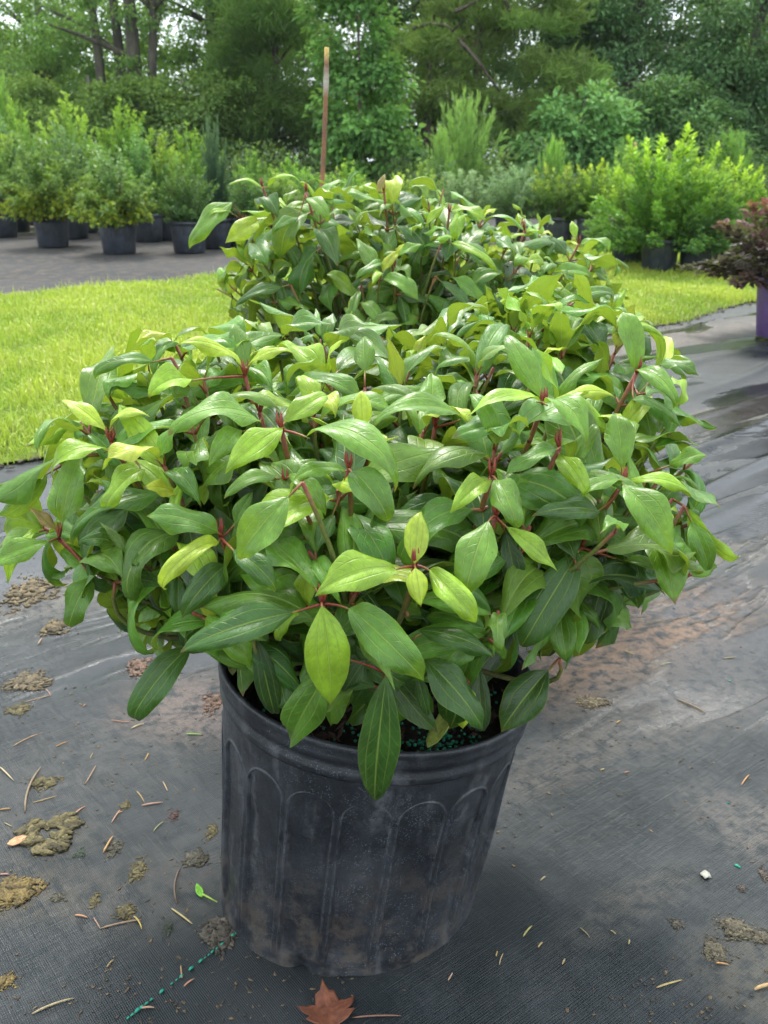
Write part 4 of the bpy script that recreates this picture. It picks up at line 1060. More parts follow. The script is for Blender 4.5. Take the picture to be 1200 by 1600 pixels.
# ------------------------------------------------------------------ trees
def tree(name, u, y, label, crown, trunk, seed, leaf=(.11, .6), cols=((.05, .10, .03),), tipc=None, n_cl=220, per=110, cl_r=.5, bark=None, trunks=((0, 0, .2, 7, 0),), needles=False, x=None, moss=0, limbs=10, bare=(), flat=.6, group='trees of the wood behind'):
    """crown: list of ellipsoids (dx, dy, z, rx, ry, rz) relative to the foot"""
    rs = np.random.RandomState(seed)
    zc = y * CP + CAM_H * SP; x = (u - 600) / FPX * zc if x is None else x
    root = empty(name, (x, y, -.02)); tag(root, label, 'tree', group)
    n_cl = int(n_cl * 1.3); leaf = (leaf[0] * 1.12, leaf[1])
    vol = np.array([e[3] * e[4] * e[5] for e in crown]) ** .75; vol /= vol.sum()
    cc = []
    for i in range(n_cl):
        e = crown[rs.choice(len(crown), p=vol)]
        d = unit(1, rs)[0] * rs.uniform(.25, 1.0) ** .45
        lob = 1 + .22 * mnoise.noise(Vector((d[0] * 2 + seed, d[1] * 2, d[2] * 2)))
        cc.append((e[0] + d[0] * e[3] * lob, e[1] + d[1] * e[4] * lob, max(.15, e[2] + d[2] * e[5] * lob)))
    cc = np.array(cc)
    Pn, D, N, C = [], [], [], []
    ctr = np.array([0, 0, np.mean([e[2] for e in crown])])
    for c in cc:
        m = int(per * rs.uniform(.6, 1.4)); r = cl_r * rs.uniform(.6, 1.35)
        o = unit(m, rs) * (rs.uniform(0, 1, (m, 1)) ** .45); o[:, 2] *= flat
        Pn.append(c + o * r); outw = c - ctr; outw = outw / (np.linalg.norm(outw) + 1e-6)
        if needles:
            D.append(unit(m, rs) + outw * .6 + np.array([0, 0, .6]))
        else: D.append(o + unit(m, rs) * .5 + outw * .3 - np.array([0, 0, .25]))
        N.append(np.array([0, 0, 1.]) + unit(m, rs) * .55 + outw * .3)
        b = np.array(cols[rs.randint(len(cols))]) * rs.uniform(.75, 1.25)
        c2 = np.repeat(b[None], m, 0)
        if tipc is not None:
            f = np.clip(o[:, 2:3] / flat * .8 + .1, 0, 1) * rs.uniform(0, 1, (m, 1)); c2 = c2 * (1 - f) + np.array(tipc) * f
        C.append(c2 * np.array([2.8, 3.0, 2.1]) * rs.uniform(.75, 1.25, (m, 1)))
    Pn, D, N, C = map(np.concatenate, (Pn, D, N, C))
    L = rs.uniform(.7, 1.3, len(Pn)) * leaf[0]
    V, T, CC = leaf_cards(Pn, D, N, L, L * leaf[1], C)
    link('crown', np_mesh('crown', V, T, [M_TREE], False, CC), root, False)
    g = Geo(); tops = []
    for (dx, dy, r0, h, ln) in trunks:
        n = 12; t = np.linspace(0, 1, n)
        pts = np.stack([dx + ln * t ** 1.3 * h * .25 + .10 * np.sin(t * 5 + seed) * t, dy + .08 * np.sin(t * 4 + seed) * t, t * h], 1)
        g.tube(pts, r0 * (1.25 * np.exp(-t * 18) * .5 + 1 - .62 * t), 10); tops.append((pts, r0))
    order = rs.permutation(len(cc))[:limbs]
    for j in order:                                    # limbs reach for the leaf clumps
        pts, r0 = tops[rs.randint(len(tops))]
        k = int(np.clip(np.searchsorted(pts[:, 2], cc[j][2] * .75), 2, 11)); s = pts[k]
        e = cc[j]; midp = (s + e) / 2 + np.array([0, 0, .25 * np.linalg.norm(e - s) * rs.uniform(0, .6)]) + unit(1, rs)[0] * .15
        g.tube(bez(s, midp, e, 8), np.linspace(r0 * .33, r0 * .08, 8), 6)
    for pl in bare:                                    # bare dead limbs
        pl = np.array(pl); g.tube(pl, np.linspace(.055, .02, len(pl)), 6)
    o = link('trunk', g.mesh('trunk', [bark or M_BARK]), root, False)
    for k in range(moss):
        j = rs.randint(len(cc)); c = cc[j]; gg = Geo()
        for s in range(14):
            p = c + np.array([rs.normal(0, .14), rs.normal(0, .12), 0]); ln = rs.uniform(.35, 1.25)
            z = np.linspace(0, -ln, 6); pts = np.stack([p[0] + .03 * np.sin(z * 6 + s) + rs.normal(0, .012, 6), p[1] + .03 * np.cos(z * 5 + s), p[2] + z], 1)
            gg.tube(pts, np.linspace(.022, .005, 6), 4, np.array([.20, .215, .175]) * rs.uniform(.7, 1.2), cap=False)
        link('hanging_moss', gg.mesh('hanging_moss', [M_MOSS]), root, False)
    return root
OAK = ((.065, .11, .035), (.08, .135, .045), (.05, .09, .035)); OAKT = (.14, .20, .06)
DARK = ((.045, .085, .05), (.055, .10, .055), (.065, .115, .06)); DARKT = (.12, .18, .10)
PINE = ((.07, .10, .03), (.055, .085, .03), (.085, .105, .035)); LIGHT = ((.052, .11, .036), (.066, .13, .04), (.042, .09, .032))
def U(u, y): return (u - 600) / FPX * (y * CP + CAM_H * SP)
# left: tall oaks, sky showing through
tree('oak_tree', 222, 28, 'oak with several dark forked trunks and sky between its leaves, upper left', [(-1.2, 0, 6.4, 2.6, 2.4, 2.4), (1.4, .3, 6.6, 2.4, 2.2, 2.2), (-2.6, .5, 4.6, 1.3, 1.5, 1.2), (2.3, .2, 4.7, 1.0, 1.2, .8), (0, .6, 3.5, 2.6, 1.2, .8)], None, 31, (.11, .55), OAK, OAKT, 145, 85, .40,
     trunks=((0, 0, .26, 8, .05), (-.35, .2, .19, 8, -.05), (-.95, .5, .17, 8, -.1), (.25, -.1, .17, 7.5, .42)), moss=4, limbs=16)
tree('oak_tree', 345, 30, 'oak with twin dark trunks hung with grey moss, left of the stake', [(-.6, 0, 6.6, 2.2, 2, 2.3), (1.5, 0, 5.2, 1.5, 1.6, 1.6), (1.9, -.3, 3.4, 1.1, 1.2, 1.2), (-1.3, .3, 3.6, 1.8, 1.2, 1.0)], None, 32, (.11, .55), OAK, OAKT, 150, 95, .5,
     trunks=((0, 0, .24, 8.5, .02), (.45, .3, .2, 8.5, .1)), moss=14, limbs=14, bare=([(1.2, -.6, 4.4), (1.7, -.7, 4.0), (2.2, -.8, 3.7)],))
tree('oak_tree', 95, 31, 'broad mid-green oak between the left picture edge and the forked oak', [(0, 0, 5.4, 2.2, 2, 2.2), (.8, -.4, 3.4, 1.9, 1.6, 1.2), (-.4, 0, 3.0, 1.5, 1.4, 1.3)], None, 33, (.11, .55), ((.06, .10, .04), (.075, .12, .045)), (.12, .17, .06), 115, 95, .45, trunks=((0, 0, .2, 7, .02),), limbs=10)
tree('oak_tree', 12, 37, 'hazy grey-green tree with pale slender trunk at the left picture edge', [(-.5, 0, 4.7, 1.3, 1.6, 1.2), (0, 0, 3.3, 1.3, 1.5, 1.2)], None, 34, (.12, .55), ((.08, .12, .065), (.095, .14, .075)), (.14, .19, .10), 150, 85, .5, trunks=((.1, -1.4, .13, 6.5, .0),), limbs=8, bark=M_PINE)
tree('young_oak', 150, 25, 'low leafy young oak under the forked trunks', [(-.3, 0, 1.7, 1.8, 1.4, .9), (1.1, .4, 2.1, 1.3, 1.2, .9), (-1.7, .5, 2.3, 1.1, 1, .8)], None, 35, (.10, .6), ((.05, .08, .026), (.062, .095, .03)), (.11, .15, .04), 130, 100, .42, trunks=((0, 0, .08, 3, .0),), limbs=8)
tree('young_oak', 300, 25.5, 'low dull green young oak between the two big oaks', [(0, 0, 1.7, 1.5, 1.3, .9), (.9, 0, 2.3, 1.1, 1.1, .8), (-1.0, .3, 2.4, .9, .9, .7)], None, 36, (.10, .6), ((.045, .075, .025), (.055, .088, .028)), (.10, .14, .04), 120, 100, .42, trunks=((0, 0, .08, 3, .0),), limbs=8)
tree('oak_tree', 405, 33, 'mid-green oak filling the gap left of the stake top', [(0, 0, 5.6, 1.7, 1.5, 2.2), (-.9, 0, 3.2, 1.5, 1.3, 1.2)], None, 48, (.12, .55), OAK, OAKT, 150, 95, .5, limbs=8)
tree('oak_tree', 170, 37, 'far mid-green oak seen between the forked trunks', [(0, 0, 5.2, 2.6, 1.5, 2.0), (1.5, 0, 4.2, 2.2, 1.3, 1.3), (-2, 0, 3.6, 1.8, 1.3, 1.3)], None, 49, (.13, .55), OAK, OAKT, 130, 85, .5, limbs=10)
# middle: pines and light undergrowth
tree('pine_tree', 435, 26, 'dark bushy pine left of the stake', [(0, 0, 3.0, 1.5, 1.4, 1.8), (.3, 0, 1.7, 1.7, 1.4, 1.2), (-.2, 0, 4.6, 1.2, 1.2, 1.2)], None, 37, (.20, .09), ((.05, .085, .03), (.04, .075, .028)), (.09, .13, .04), 170, 170, .45, needles=True, trunks=((0, 0, .13, 6, .0),), bark=M_PINE, limbs=12, flat=.7)
tree('sweetgum_tree', 560, 23, 'slender tree with light green leaves right of the stake', [(-.1, 0, 4.0, .9, .9, 1.3), (.1, 0, 2.4, .95, .9, 1.0), (.3, 0, 1.4, 1.1, .9, .8), (-.3, 0, 5.4, 1.1, 1, 1.1)], None, 38, (.13, .75), LIGHT, (.11, .19, .055), 150, 60, .40, trunks=((0, -.2, .045, 6, .06),), limbs=12, bark=M_PINE)
tree('pine_tree', 607, 31, 'tall pine with thick grey trunk behind the slender light tree', [(.2, 0, 7.6, 2.0, 2.0, 1.6), (-1.4, .3, 5.8, 1.1, 1.2, .8), (1.6, 0, 6.2, 1.2, 1.2, .7)], None, 39, (.2, .09), PINE, (.11, .14, .045), 120, 150, .5, needles=True, trunks=((0, 0, .42, 10, .0),), bark=M_PINE, limbs=12)
yp = 26; 
def BL(*pts): return [(U(u, yp) - U(745, yp), -1.1 + .05 * i, P(u, v, yp - 1.1).z + .02) for i, (u, v) in enumerate(pts)]
tree('pine_tree', 745, yp, 'olive-brown pine with bare pale crooked limbs in the middle of the wood', [(-.6, -.3, 3.9, 1.5, 1.2, .75), (.7, -.5, 4.5, 1.6, 1.2, .7), (1.9, -.4, 2.9, 1.3, 1.1, .65), (.9, 0, 1.9, 1.7, 1.2, .8), (-.9, 0, 2.7, 1.0, 1.0, .7), (0, 0, 5.8, 2.0, 1.6, .9)], None, 40, (.22, .08), ((.08, .115, .04), (.09, .12, .045), (.065, .105, .035)), (.13, .17, .055), 150, 170, .5,
     needles=True, trunks=((0, 0, .15, 7, -.05), (-1.3, .2, .12, 5, .10), (-1.15, .3, .09, 5, .16)), bark=M_PINE, limbs=12, flat=.45,
     bare=(BL((705, 62), (722, 80), (742, 105), (755, 125), (768, 142)), BL((640, 45), (665, 36), (690, 40), (715, 64)), BL((700, 18), (715, 10), (740, -5)), BL((770, 0), (780, 30), (786, 55))))
tree('oak_tree', 660, 30, 'dark tree filling the gap behind the leaning pine trunks', [(0, 0, 3.0, 2.0, 1.5, 2.2), (.3, 0, 5.8, 2.2, 1.6, 1.6), (-1.5, 0, 1.7, 1.4, 1.2, 1.3)], None, 41, (.11, .6), ((.03, .065, .025), (.045, .085, .03)), (.08, .13, .04), 190, 95, .5, limbs=10)
# right: dark broadleaf wall
tree('magnolia_tree', 850, 29, 'dark blue-green broadleaf tree right of the olive-brown pine', [(0, 0, 5.6, 2.3, 1.8, 2.2), (.2, -.6, 3.2, 2.0, 1.5, 1.5), (-.2, -.5, 1.5, 1.8, 1.4, 1.1)], None, 42, (.14, .5), DARK, DARKT, 230, 95, .48, limbs=12)
tree('water_oak', 965, 27.5, 'tall dark oak with a grey-green leaf fringe left of the upper right sky gap', [(0, 0, 5.4, 1.9, 1.6, 2.0), (.2, -.4, 3.0, 1.6, 1.4, 1.5), (-.4, -.5, 1.5, 1.7, 1.3, 1.1)], None, 43, (.12, .5), DARK, (.11, .15, .09), 215, 95, .46, limbs=12)
tree('water_oak', 1140, 26, 'broad dark oak at the upper right corner', [(.2, 0, 4.3, 2.1, 1.7, 1.7), (-.9, -.2, 2.6, 1.6, 1.4, 1.1), (1.3, -.2, 2.0, 1.7, 1.4, 1.3), (1.8, 0, 5.6, 1.6, 1.5, 1.5)], None, 44, (.12, .5), ((.030, .062, .032), (.042, .080, .04)), DARKT, 240, 95, .46, limbs=12, trunks=((.3, .4, .25, 6.5, .05),))
tree('understory_tree', 905, 23.5, 'small bright-leaved understory tree below the dark broadleaf wall', [(0, 0, 1.9, 1.1, .9, .7), (.5, 0, 1.2, 1.1, .9, .7), (-.6, 0, 1.3, .9, .8, .7)], None, 45, (.15, .55), ((.06, .12, .05), (.075, .14, .06)), (.12, .20, .09), 95, 60, .40, trunks=((0, 0, .05, 2.5, .0),), limbs=8)
tree('understory_tree', 1020, 24.5, 'dull understory tree below the upper right sky gap', [(0, 0, 1.9, 1.3, 1, 1.0), (1.0, 0, 1.4, 1.2, 1, .9)], None, 46, (.12, .5), ((.04, .08, .035), (.055, .10, .045)), DARKT, 110, 80, .42, trunks=((0, 0, .06, 2.5, .0),), limbs=8)
tree('water_oak', 1215, 30, 'dark oak partly outside the right picture edge', [(0, 0, 4.6, 2.2, 1.8, 3.0), (.4, -.5, 2, 2, 1.6, 1.4)], None, 47, (.12, .5), DARK, DARKT, 200, 90, .5)
# far wood: a mass nobody could count
def woodland():
    rs = np.random.RandomState(77); n = 2000
    y = rs.uniform(38, 52, n); x = rs.uniform(-.8, .8, n) * y
    top = 3.2 + 1.3 * np.sin(x * .45 + 1) + .7 * np.sin(x * 1.3) - .8 * np.exp(-((x + 9) / 3.5) ** 2) + 4.5 / (1 + np.exp(-(x + 3.5) * 1.2)) - 2.6 * np.exp(-((x - 13.5) / 1.3) ** 2)
    z = rs.uniform(0, 1, n) ** .8 * top
    Pn, D, N, C = [], [], [], []
    base = np.array([[.05, .085, .035], [.04, .07, .035], [.065, .10, .045]])
    for a, b, c in zip(x, y, z):
        m = 55; o = unit(m, rs) * rs.uniform(.2, 1, (m, 1)); Pn.append(np.array([a, b, c + .2]) + o * np.array([.9, .7, .6]))
        D.append(unit(m, rs) - [0, 0, .2]); N.append(unit(m, rs) * .6 + [0, -.2, 1]); C.append(base[rs.randint(3)] * 1.9 * rs.uniform(.7, 1.3, (m, 1)))
    Pn, D, N, C = map(np.concatenate, (Pn, D, N, C)); L = rs.uniform(.16, .30, len(Pn))
    Pn[:, 2] = np.maximum(Pn[:, 2], 0)
    V, T, CC = leaf_cards(Pn, D, N, L, L * .65, C); return np_mesh('woodland', V, T, [M_TREE], False, CC)
tag(link('woodland', woodland()), 'far dark woodland filling the gaps behind the trees', 'woodland', kind='stuff')
def undergrowth():
    rs = np.random.RandomState(78); n = 950
    y = rs.uniform(19, 28, n); x = rs.uniform(-.7, .7, n) * y
    z = rs.uniform(0, 1, n) * (.7 + .5 * np.sin(x * 1.7) * np.sin(x * .6 + 2) + .3 * rs.normal(size=n))
    Pn, D, N, C = [], [], [], []
    base = np.array([[.06, .11, .035], [.05, .085, .03], [.09, .14, .04], [.045, .09, .04]])
    for a, b, c in zip(x, y, z):
        m = 70; o = unit(m, rs) * rs.uniform(.2, 1, (m, 1)); Pn.append(np.array([a, b, max(c, 0) + .2]) + o * np.array([.5, .4, .35]))
        D.append(unit(m, rs) + [0, 0, .2]); N.append(unit(m, rs) * .6 + [0, -.2, 1]); C.append(base[rs.randint(4)] * 1.7 * rs.uniform(.7, 1.3, (m, 1)))
    Pn, D, N, C = map(np.concatenate, (Pn, D, N, C)); L = rs.uniform(.07, .13, len(Pn)); Pn[:, 2] = np.maximum(Pn[:, 2], 0)
    V, T, CC = leaf_cards(Pn, D, N, L, L * .55, C); return np_mesh('undergrowth', V, T, [M_TREE], False, CC)
tag(link('undergrowth', undergrowth()), 'green undergrowth along the edge of the wood', 'undergrowth', kind='stuff')

# ------------------------------------------------------------------ litter on the cloth
def crumb(g, c, s, rs, colr, sub=1):
    """one crinkled lump"""
    V = ICO_V[sub] * np.array([s * rs.uniform(.7, 2.0), s * rs.uniform(.5, 1.1), s * rs.uniform(.22, .45)])
    k = rs.uniform(0, 50)
    nz = np.array([mnoise.noise(Vector((v[0] / s * 1.6 + k, v[1] / s * 1.6, v[2] / s * 1.6))) for v in V])
    V = V * (1 + .95 * nz)[:, None]; a = rs.uniform(0, 6.28)
    V = np.stack([V[:, 0] * math.cos(a) - V[:, 1] * math.sin(a), V[:, 0] * math.sin(a) + V[:, 1] * math.cos(a), V[:, 2]], 1)
    g.add(V + c, None, ICO_T[sub], np.array(colr) * np.clip(1 + .5 * nz[:, None], .4, 1.6))
ICO_V, ICO_T = {}, {}
for sub in (1, 2):
    bm = bmesh.new(); bmesh.ops.create_icosphere(bm, subdivisions=sub, radius=1)
    ICO_V[sub] = np.array([v.co[:] for v in bm.verts]); ICO_T[sub] = np.array([[v.index for v in f.verts] for f in bm.faces]); bm.free()
STRAY = []
def clump(u, v, wpx, hpx, label, colr=(.085, .070, .032), seed=0, ring=False, n=None):
    rs = np.random.RandomState(seed + int(u * 13 + v)); c = G(u, v); zc = c.y * CP + CAM_H * SP
    rx = wpx / FPX * zc / 2; ry = hpx / FPX * zc / 2 / max(.3, (math.sin(math.atan2(CAM_H, c.y))))
    g = Geo(); n = n or int(40 + wpx * 1.8)
    for i in range(n):
        a = rs.uniform(0, 6.283); r = math.sqrt(rs.uniform(.3, 1.0)) if ring else math.sqrt(rs.uniform())
        r *= 1 + .3 * math.sin(3 * a + seed)
        s = rs.uniform(.08, .24) * min(rx, ry) * (1.0 if not ring else .8) + .0012; s = min(s, .009)
        s *= max(.3, 1.25 - .75 * r) if not ring else 1.0
        stray = i % 3 == 0
        if stray: r = r * 1.15 + rs.uniform(0, .55); s = rs.uniform(.0008, .0022)
        x, y = c.x + rx * r * math.cos(a) * .85, c.y + ry * r * math.sin(a) * .85
        if stray: STRAY.append((x, y, s, np.array(colr) * rs.uniform(.45, 1.5))); continue
        crumb(g, np.array([x, y, gz(x, y) + s * .25]) - np.array([c.x, c.y, 0]), s, rs, np.array(colr) * rs.uniform(.45, 1.5), 2)
    o = link('algae_clump', g.mesh('algae_clump', [M_LIT])); o.location = (c.x, c.y, 0)
    return tag(o, label, 'debris clump', 'dried algae clumps on the weed fabric')
OL, BR, GY = (.095, .078, .030), (.14, .085, .055), (.062, .056, .036)
clump(48, 930, 105, 62, 'largest crusted brown algae patch under the left tip of the viburnum', (.13, .098, .048), 1)
clump(86, 985, 50, 30, 'small brown algae patch just below the largest crusted patch', (.12, .09, .042), 2)
clump(45, 1068, 80, 36, 'brown algae patch near the left edge level with the pot rim', (.12, .092, .05), 3)
clump(30, 1112, 40, 24, 'small olive clump at the left edge just below the rim-level patch', OL, 4)
clump(78, 1308, 88, 62, 'ring-shaped olive algae clump near the left edge', OL, 5, True)
clump(70, 1226, 55, 22, 'elongated olive clump above the ring-shaped one', OL, 6)
clump(28, 1398, 85, 52, 'broad olive-brown tangle cut by the left edge below the ring-shaped clump', (.12, .085, .025), 7)
clump(216, 1365, 30, 44, 'upright brown lump midway between left edge and pot', OL, 8)
clump(307, 1347, 44, 28, 'grey clump with a bent stem just left of the pot', GY, 9)
clump(149, 1412, 18, 24, 'small olive lump, left one of a pair below the upright lump', OL, 10)
clump(196, 1430, 34, 26, 'olive lump with a straw under it below the upright lump', OL, 11)
clump(345, 1462, 70, 58, 'muddy grey clump pressed against the foot of the pot', (.085, .07, .05), 12)
clump(178, 1330, 26, 34, 'small clump with a straw leaning on it, left of centre', GY, 13)
clump(331, 1302, 20, 28, 'tiny brown clump beside the left wall of the pot', OL, 14)
clump(126, 1338, 16, 14, 'tiny dark green clump between the ring-shaped clump and the upright lump', (.03, .045, .025), 15)
clump(90, 1408, 28, 12, 'flat dark scrap right of the broad tangle', GY, 16)
clump(8, 1540, 44, 22, 'ochre clump at the left edge near the bottom corner', (.14, .10, .03), 17)
clump(216, 1045, 44, 36, 'reddish brown clump seen behind the left of the pot rim', BR, 18)
clump(333, 1100, 40, 40, 'rust brown crust beside the rim at the left of the pot', BR, 19)
clump(264, 1456, 18, 26, 'thin dark green scrap left of the muddy clump', (.035, .045, .028), 20)
clump(1150, 1458, 58, 36, 'brown silt clump near the right edge above the bottom corner', (.10, .085, .052), 21)
clump(1118, 1492, 42, 44, 'crumbly silt trail left of the brown silt clump', (.09, .076, .046), 22)
clump(1190, 1470, 40, 22, 'silt clump touching the right edge', (.095, .08, .05), 23)
clump(1194, 1372, 16, 24, 'small dark clod at the right edge beside the white pebble', (.07, .055, .04), 24)
clump(1158, 1391, 14, 10, 'tiny dark clod below and right of the white pebble', (.06, .05, .036), 25)
clump(1056, 1448, 20, 18, 'small silt clod left of the crumbly trail', (.075, .064, .045), 26)
clump(925, 1098, 60, 20, 'tan crumb patch on the cloth right of the pot rim', (.16, .125, .07), 27)
clump(1065, 905, 12, 8, 'tiny crumb on the cloth right of the viburnum', (.12, .09, .05), 28)
clump(196, 1262, 18, 14, 'small brown clump below the cut green straw', OL, 29)
clump(272, 1278, 16, 18, 'dark red-brown scrap left of the tiny wall-side clump', (.07, .035, .028), 30)

LANDMARKS = [(78, 1308, 'ring-shaped clump'), (216, 1365, 'upright brown lump'), (345, 1462, 'muddy clump at the foot of the pot'), (28, 1398, 'broad left-edge tangle'), (45, 1068, 'rim-level algae patch'),
             (1102, 1372, 'white pebble'), (1118, 1492, 'crumbly silt trail'), (512, 1575, 'dead maple leaf'), (318, 1405, 'torn green sprig'), (302, 1151, 'cut green straw'), (986, 928, 'small orange dead leaf'),
             (48, 930, 'largest crusted patch'), (925, 1098, 'tan crumb patch'), (740, 1420, 'right foot of the pot'), (333, 1100, 'rust brown crust'), (1080, 1105, 'tan twig')]
USED = set()
def straw_label(u, v, ln):
    def way(l):
        dx, dy = u - l[0], v - l[1]
        return ('right of' if dx > 0 else 'left of') if abs(dx) > abs(dy) else ('below' if dy > 0 else 'above')
    L_ = sorted(LANDMARKS, key=lambda l: math.hypot(l[0] - u, l[1] - v)); size = 'long' if ln > 30 else ('short' if ln > 15 else 'tiny')
    c = [f'{size} pale straw bit {way(a)} the {a[2]}' for a in L_[:1]] + [f'{size} straw {way(L_[0])} {L_[0][2]}, {way(b)} {b[2]}' for b in L_[1:5]]
    for t_ in c:
        if t_ not in USED: USED.add(t_); return t_
    return c[0]
def straw(u, v, u2, v2, label=None, colr=(.38, .27, .12), r=.0011, bend_=.0, cat='straw', grp=True, name='straw_bit'):
    a, b = G(u, v), G(u2, v2); g = Geo(); d = (b - a); pr = Vector((-d.y, d.x, 0)) * bend_
    m = (a + b) / 2 + pr; c0 = (a + b) / 2
    za, zm, zb_ = gz(a.x, a.y), gz(m.x, m.y), gz(b.x, b.y)
    pts = bez((a.x - c0.x, a.y - c0.y, za + r * 1.2), (m.x - c0.x, m.y - c0.y, zm + r * 2.5), (b.x - c0.x, b.y - c0.y, zb_ + r * 1.2), 7)
    g.tube(pts, np.array([.55, 1, 1, 1, .95, .85, .4]) * r, 5, colr)
    o = link(name, g.mesh(name, [M_STRAW])); o.location = (c0.x, c0.y, 0)
    return tag(o, label or straw_label((u + u2) / 2, (v + v2) / 2, math.hypot(u2 - u, v2 - v)), cat, 'straw bits on the weed fabric' if grp else None)
straw(291, 1150, 315, 1151, 'short cut bright green straw left of the pot rim', (.22, .42, .08), .0014, 0, grp=False)
straw(0, 1202, 22, 1224, 'long pale straw at the left edge above the elongated clump', (.42, .34, .2), .0014, 0, grp=False)
straw(40, 1274, 64, 1204, 'long bent grey-brown stem touching the elongated clump', (.20, .15, .09), .0022, .12, 'stem', False)
straw(277, 1418, 282, 1362, 'bent dark stem beside the grey clump left of the pot', (.11, .075, .05), .0017, .15, 'stem', False)
straw(162, 1338, 177, 1312, 'tan straw leaning on the small clump left of centre', (.40, .24, .10), .0018, 0, grp=False)
straw(51, 1592, 117, 1567, 'long curved pale straw near the lower left corner', (.35, .28, .15), .0014, .08, grp=False)
straw(269, 1426, 301, 1450, 'yellowish straw just left of the muddy clump at the foot', (.46, .36, .15), .0014, 0, grp=False)
straw(158, 1457, 221, 1443, 'long pinkish straw under the olive lump', (.30, .20, .12), .0012, .04, grp=False)
straw(550, 1597, 627, 1594, 'thin reddish leaf stalk at the bottom edge right of the dead maple leaf', (.22, .12, .08), .0012, .03, 'stem', False)
straw(1025, 1549, 1065, 1537, 'long straw near the bottom edge right of the pot', (.44, .33, .13), .0013, 0, grp=False)
straw(1178, 1553, 1215, 1545, 'thick tan straw cut by the right edge', (.46, .30, .14), .0024, .1, grp=False)
straw(1058, 1095, 1102, 1116, 'tan twig on the cloth right of the viburnum', (.24, .17, .10), .0020, .05, 'twig', False)
for q in ((114,1280,134,1264),(240,1304,256,1288),(134,1228,150,1200),(52,1258,90,1247),(182,1276,192,1272),(168,1518,179,1506),(220,1583,242,1582),(285,1535,283,1515),(288,1548,304,1536),
          (118,1436,138,1440),(147,1440,158,1458),(210,1438,222,1458),(8,1290,20,1296),(0,1270,18,1268),(0,1372,16,1372),(222,1263,255,1258),(214,1240,226,1258),(142,1188,146,1180),(226,1192,232,1180),
          (175,1128,205,1131),(205,1142,225,1134),(72,1080,80,1092),(40,1100,78,1090),(130,1108,134,1104),(88,1170,106,1162),(175,1290,188,1270),(844,1381,852,1374),(817,1469,831,1452),(840,1486,847,1478),
          (905,1454,921,1470),(953,1459,962,1465),(981,1481,983,1474),(780,1513,786,1495),(775,1500,777,1492),(878,1513,882,1504),(1118,1510,1138,1513),(1158,1230,1170,1214),(963,1132,970,1128),(938,1206,944,1204),
          (975,1210,983,1208),(700,1538,707,1526),(975,1022,990,1026),(905,975,925,966),(1033,1040,1050,1036),(1130,1030,1150,1028),(150,905,160,898),(118,860,128,852),(60,1010,66,1000),(255,1225,262,1240),(20,1170,60,1150)):
    rr2 = random.Random(q[0] * 7 + q[1]); straw(*q, colr=(rr2.uniform(.3, .48), rr2.uniform(.2, .34), rr2.uniform(.08, .18)), r=rr2.uniform(.0008, .0014), bend_=rr2.uniform(-.12, .12))

def flat_leaf(name, outline, loc, rot, size, colr, label, cat, curl=.2, seed=1):
    outline = np.concatenate([np.asarray(outline) * (1 - t) + np.roll(np.asarray(outline), -1, 0) * t + 0 for t in (0,)]) if len(outline) > 12 else outline
    """a fallen leaf: filled outline, crumpled, with thickness"""
    rs = np.random.RandomState(seed); n = len(outline); rings = 7; o = np.asarray(outline, float)
    V, C = [], []
    for k in range(rings):
        f = (k + 1) / rings
        for p in o * f:
            z = curl * (np.hypot(*p) ** 2) * (.5 + .5 * math.sin(3 * math.atan2(p[1], p[0]) + seed)) + .06 * mnoise.noise(Vector((p[0] * 5 + seed, p[1] * 5, 2)))
            V.append((p[0], p[1], z + .05)); C.append(np.array(colr) * (1 + .5 * mnoise.noise(Vector((p[0] * 4, p[1] * 4, seed)))))
    V.append((0, 0, .05 + .06 * mnoise.noise(Vector((seed, 0, 2))))); C.append(np.array(colr)); V = np.array(V); c0 = len(V) - 1
    F, T = [], []
    k = np.arange(n); k2 = (k + 1) % n
    for r in range(rings - 1): F.append(np.stack([r * n + k, (r + 1) * n + k, (r + 1) * n + k2, r * n + k2], 1))
    T = np.stack([np.full(n, c0), k, k2], 1)
    vein = np.array([.35 * max(0, 1 - abs(((math.atan2(p[1], p[0]) - 1.57) / .62 + .5) % 1 - .5) * 7) * min(1, np.hypot(p[0], p[1]) * 2.5) for p in V])
    me = np_mesh(name, V * size, [np.concatenate(F), T], [M_STRAW], True, np.array(C) * (1 + vein)[:, None])
    ob = link(name, me); ob.location = loc; ob.rotation_euler = rot
    md = ob.modifiers.new('thickness', 'SOLIDIFY'); md.thickness = .0006
    return tag(ob, label, cat)
MAPLE = [(0, -.75), (.25, -.72), (.62, -.62), (.95, -.35), (.72, -.18), (.95, .05), (1.12, .42), (.78, .36), (.62, .42), (.5, .38), (.38, .78), (.18, .82), (0, 1.18), (-.16, .85), (-.36, .76), (-.42, .38), (-.6, .45), (-.8, .42), (-1.1, .52), (-.95, .1), (-.72, -.15), (-.92, -.4), (-.6, -.6), (-.25, -.7)]
q = G(513, 1588); flat_leaf('dead_maple_leaf', MAPLE, (q.x, q.y, gz(q.x, q.y) + .001), (0, 0, .25),  .034, (.16, .055, .028), 'rust brown dead maple leaf at the bottom edge below the pot', 'dead leaf', .30, 3)
q = G(986, 928); flat_leaf('dead_leaf', MAPLE[:8] + MAPLE[10:17] + MAPLE[20:], (q.x, q.y, gz(q.x, q.y) + .002), (.1, .1, 1.0), .022, (.42, .20, .10), 'small orange dead leaf on the cloth right of the viburnum', 'dead leaf', .3, 5)
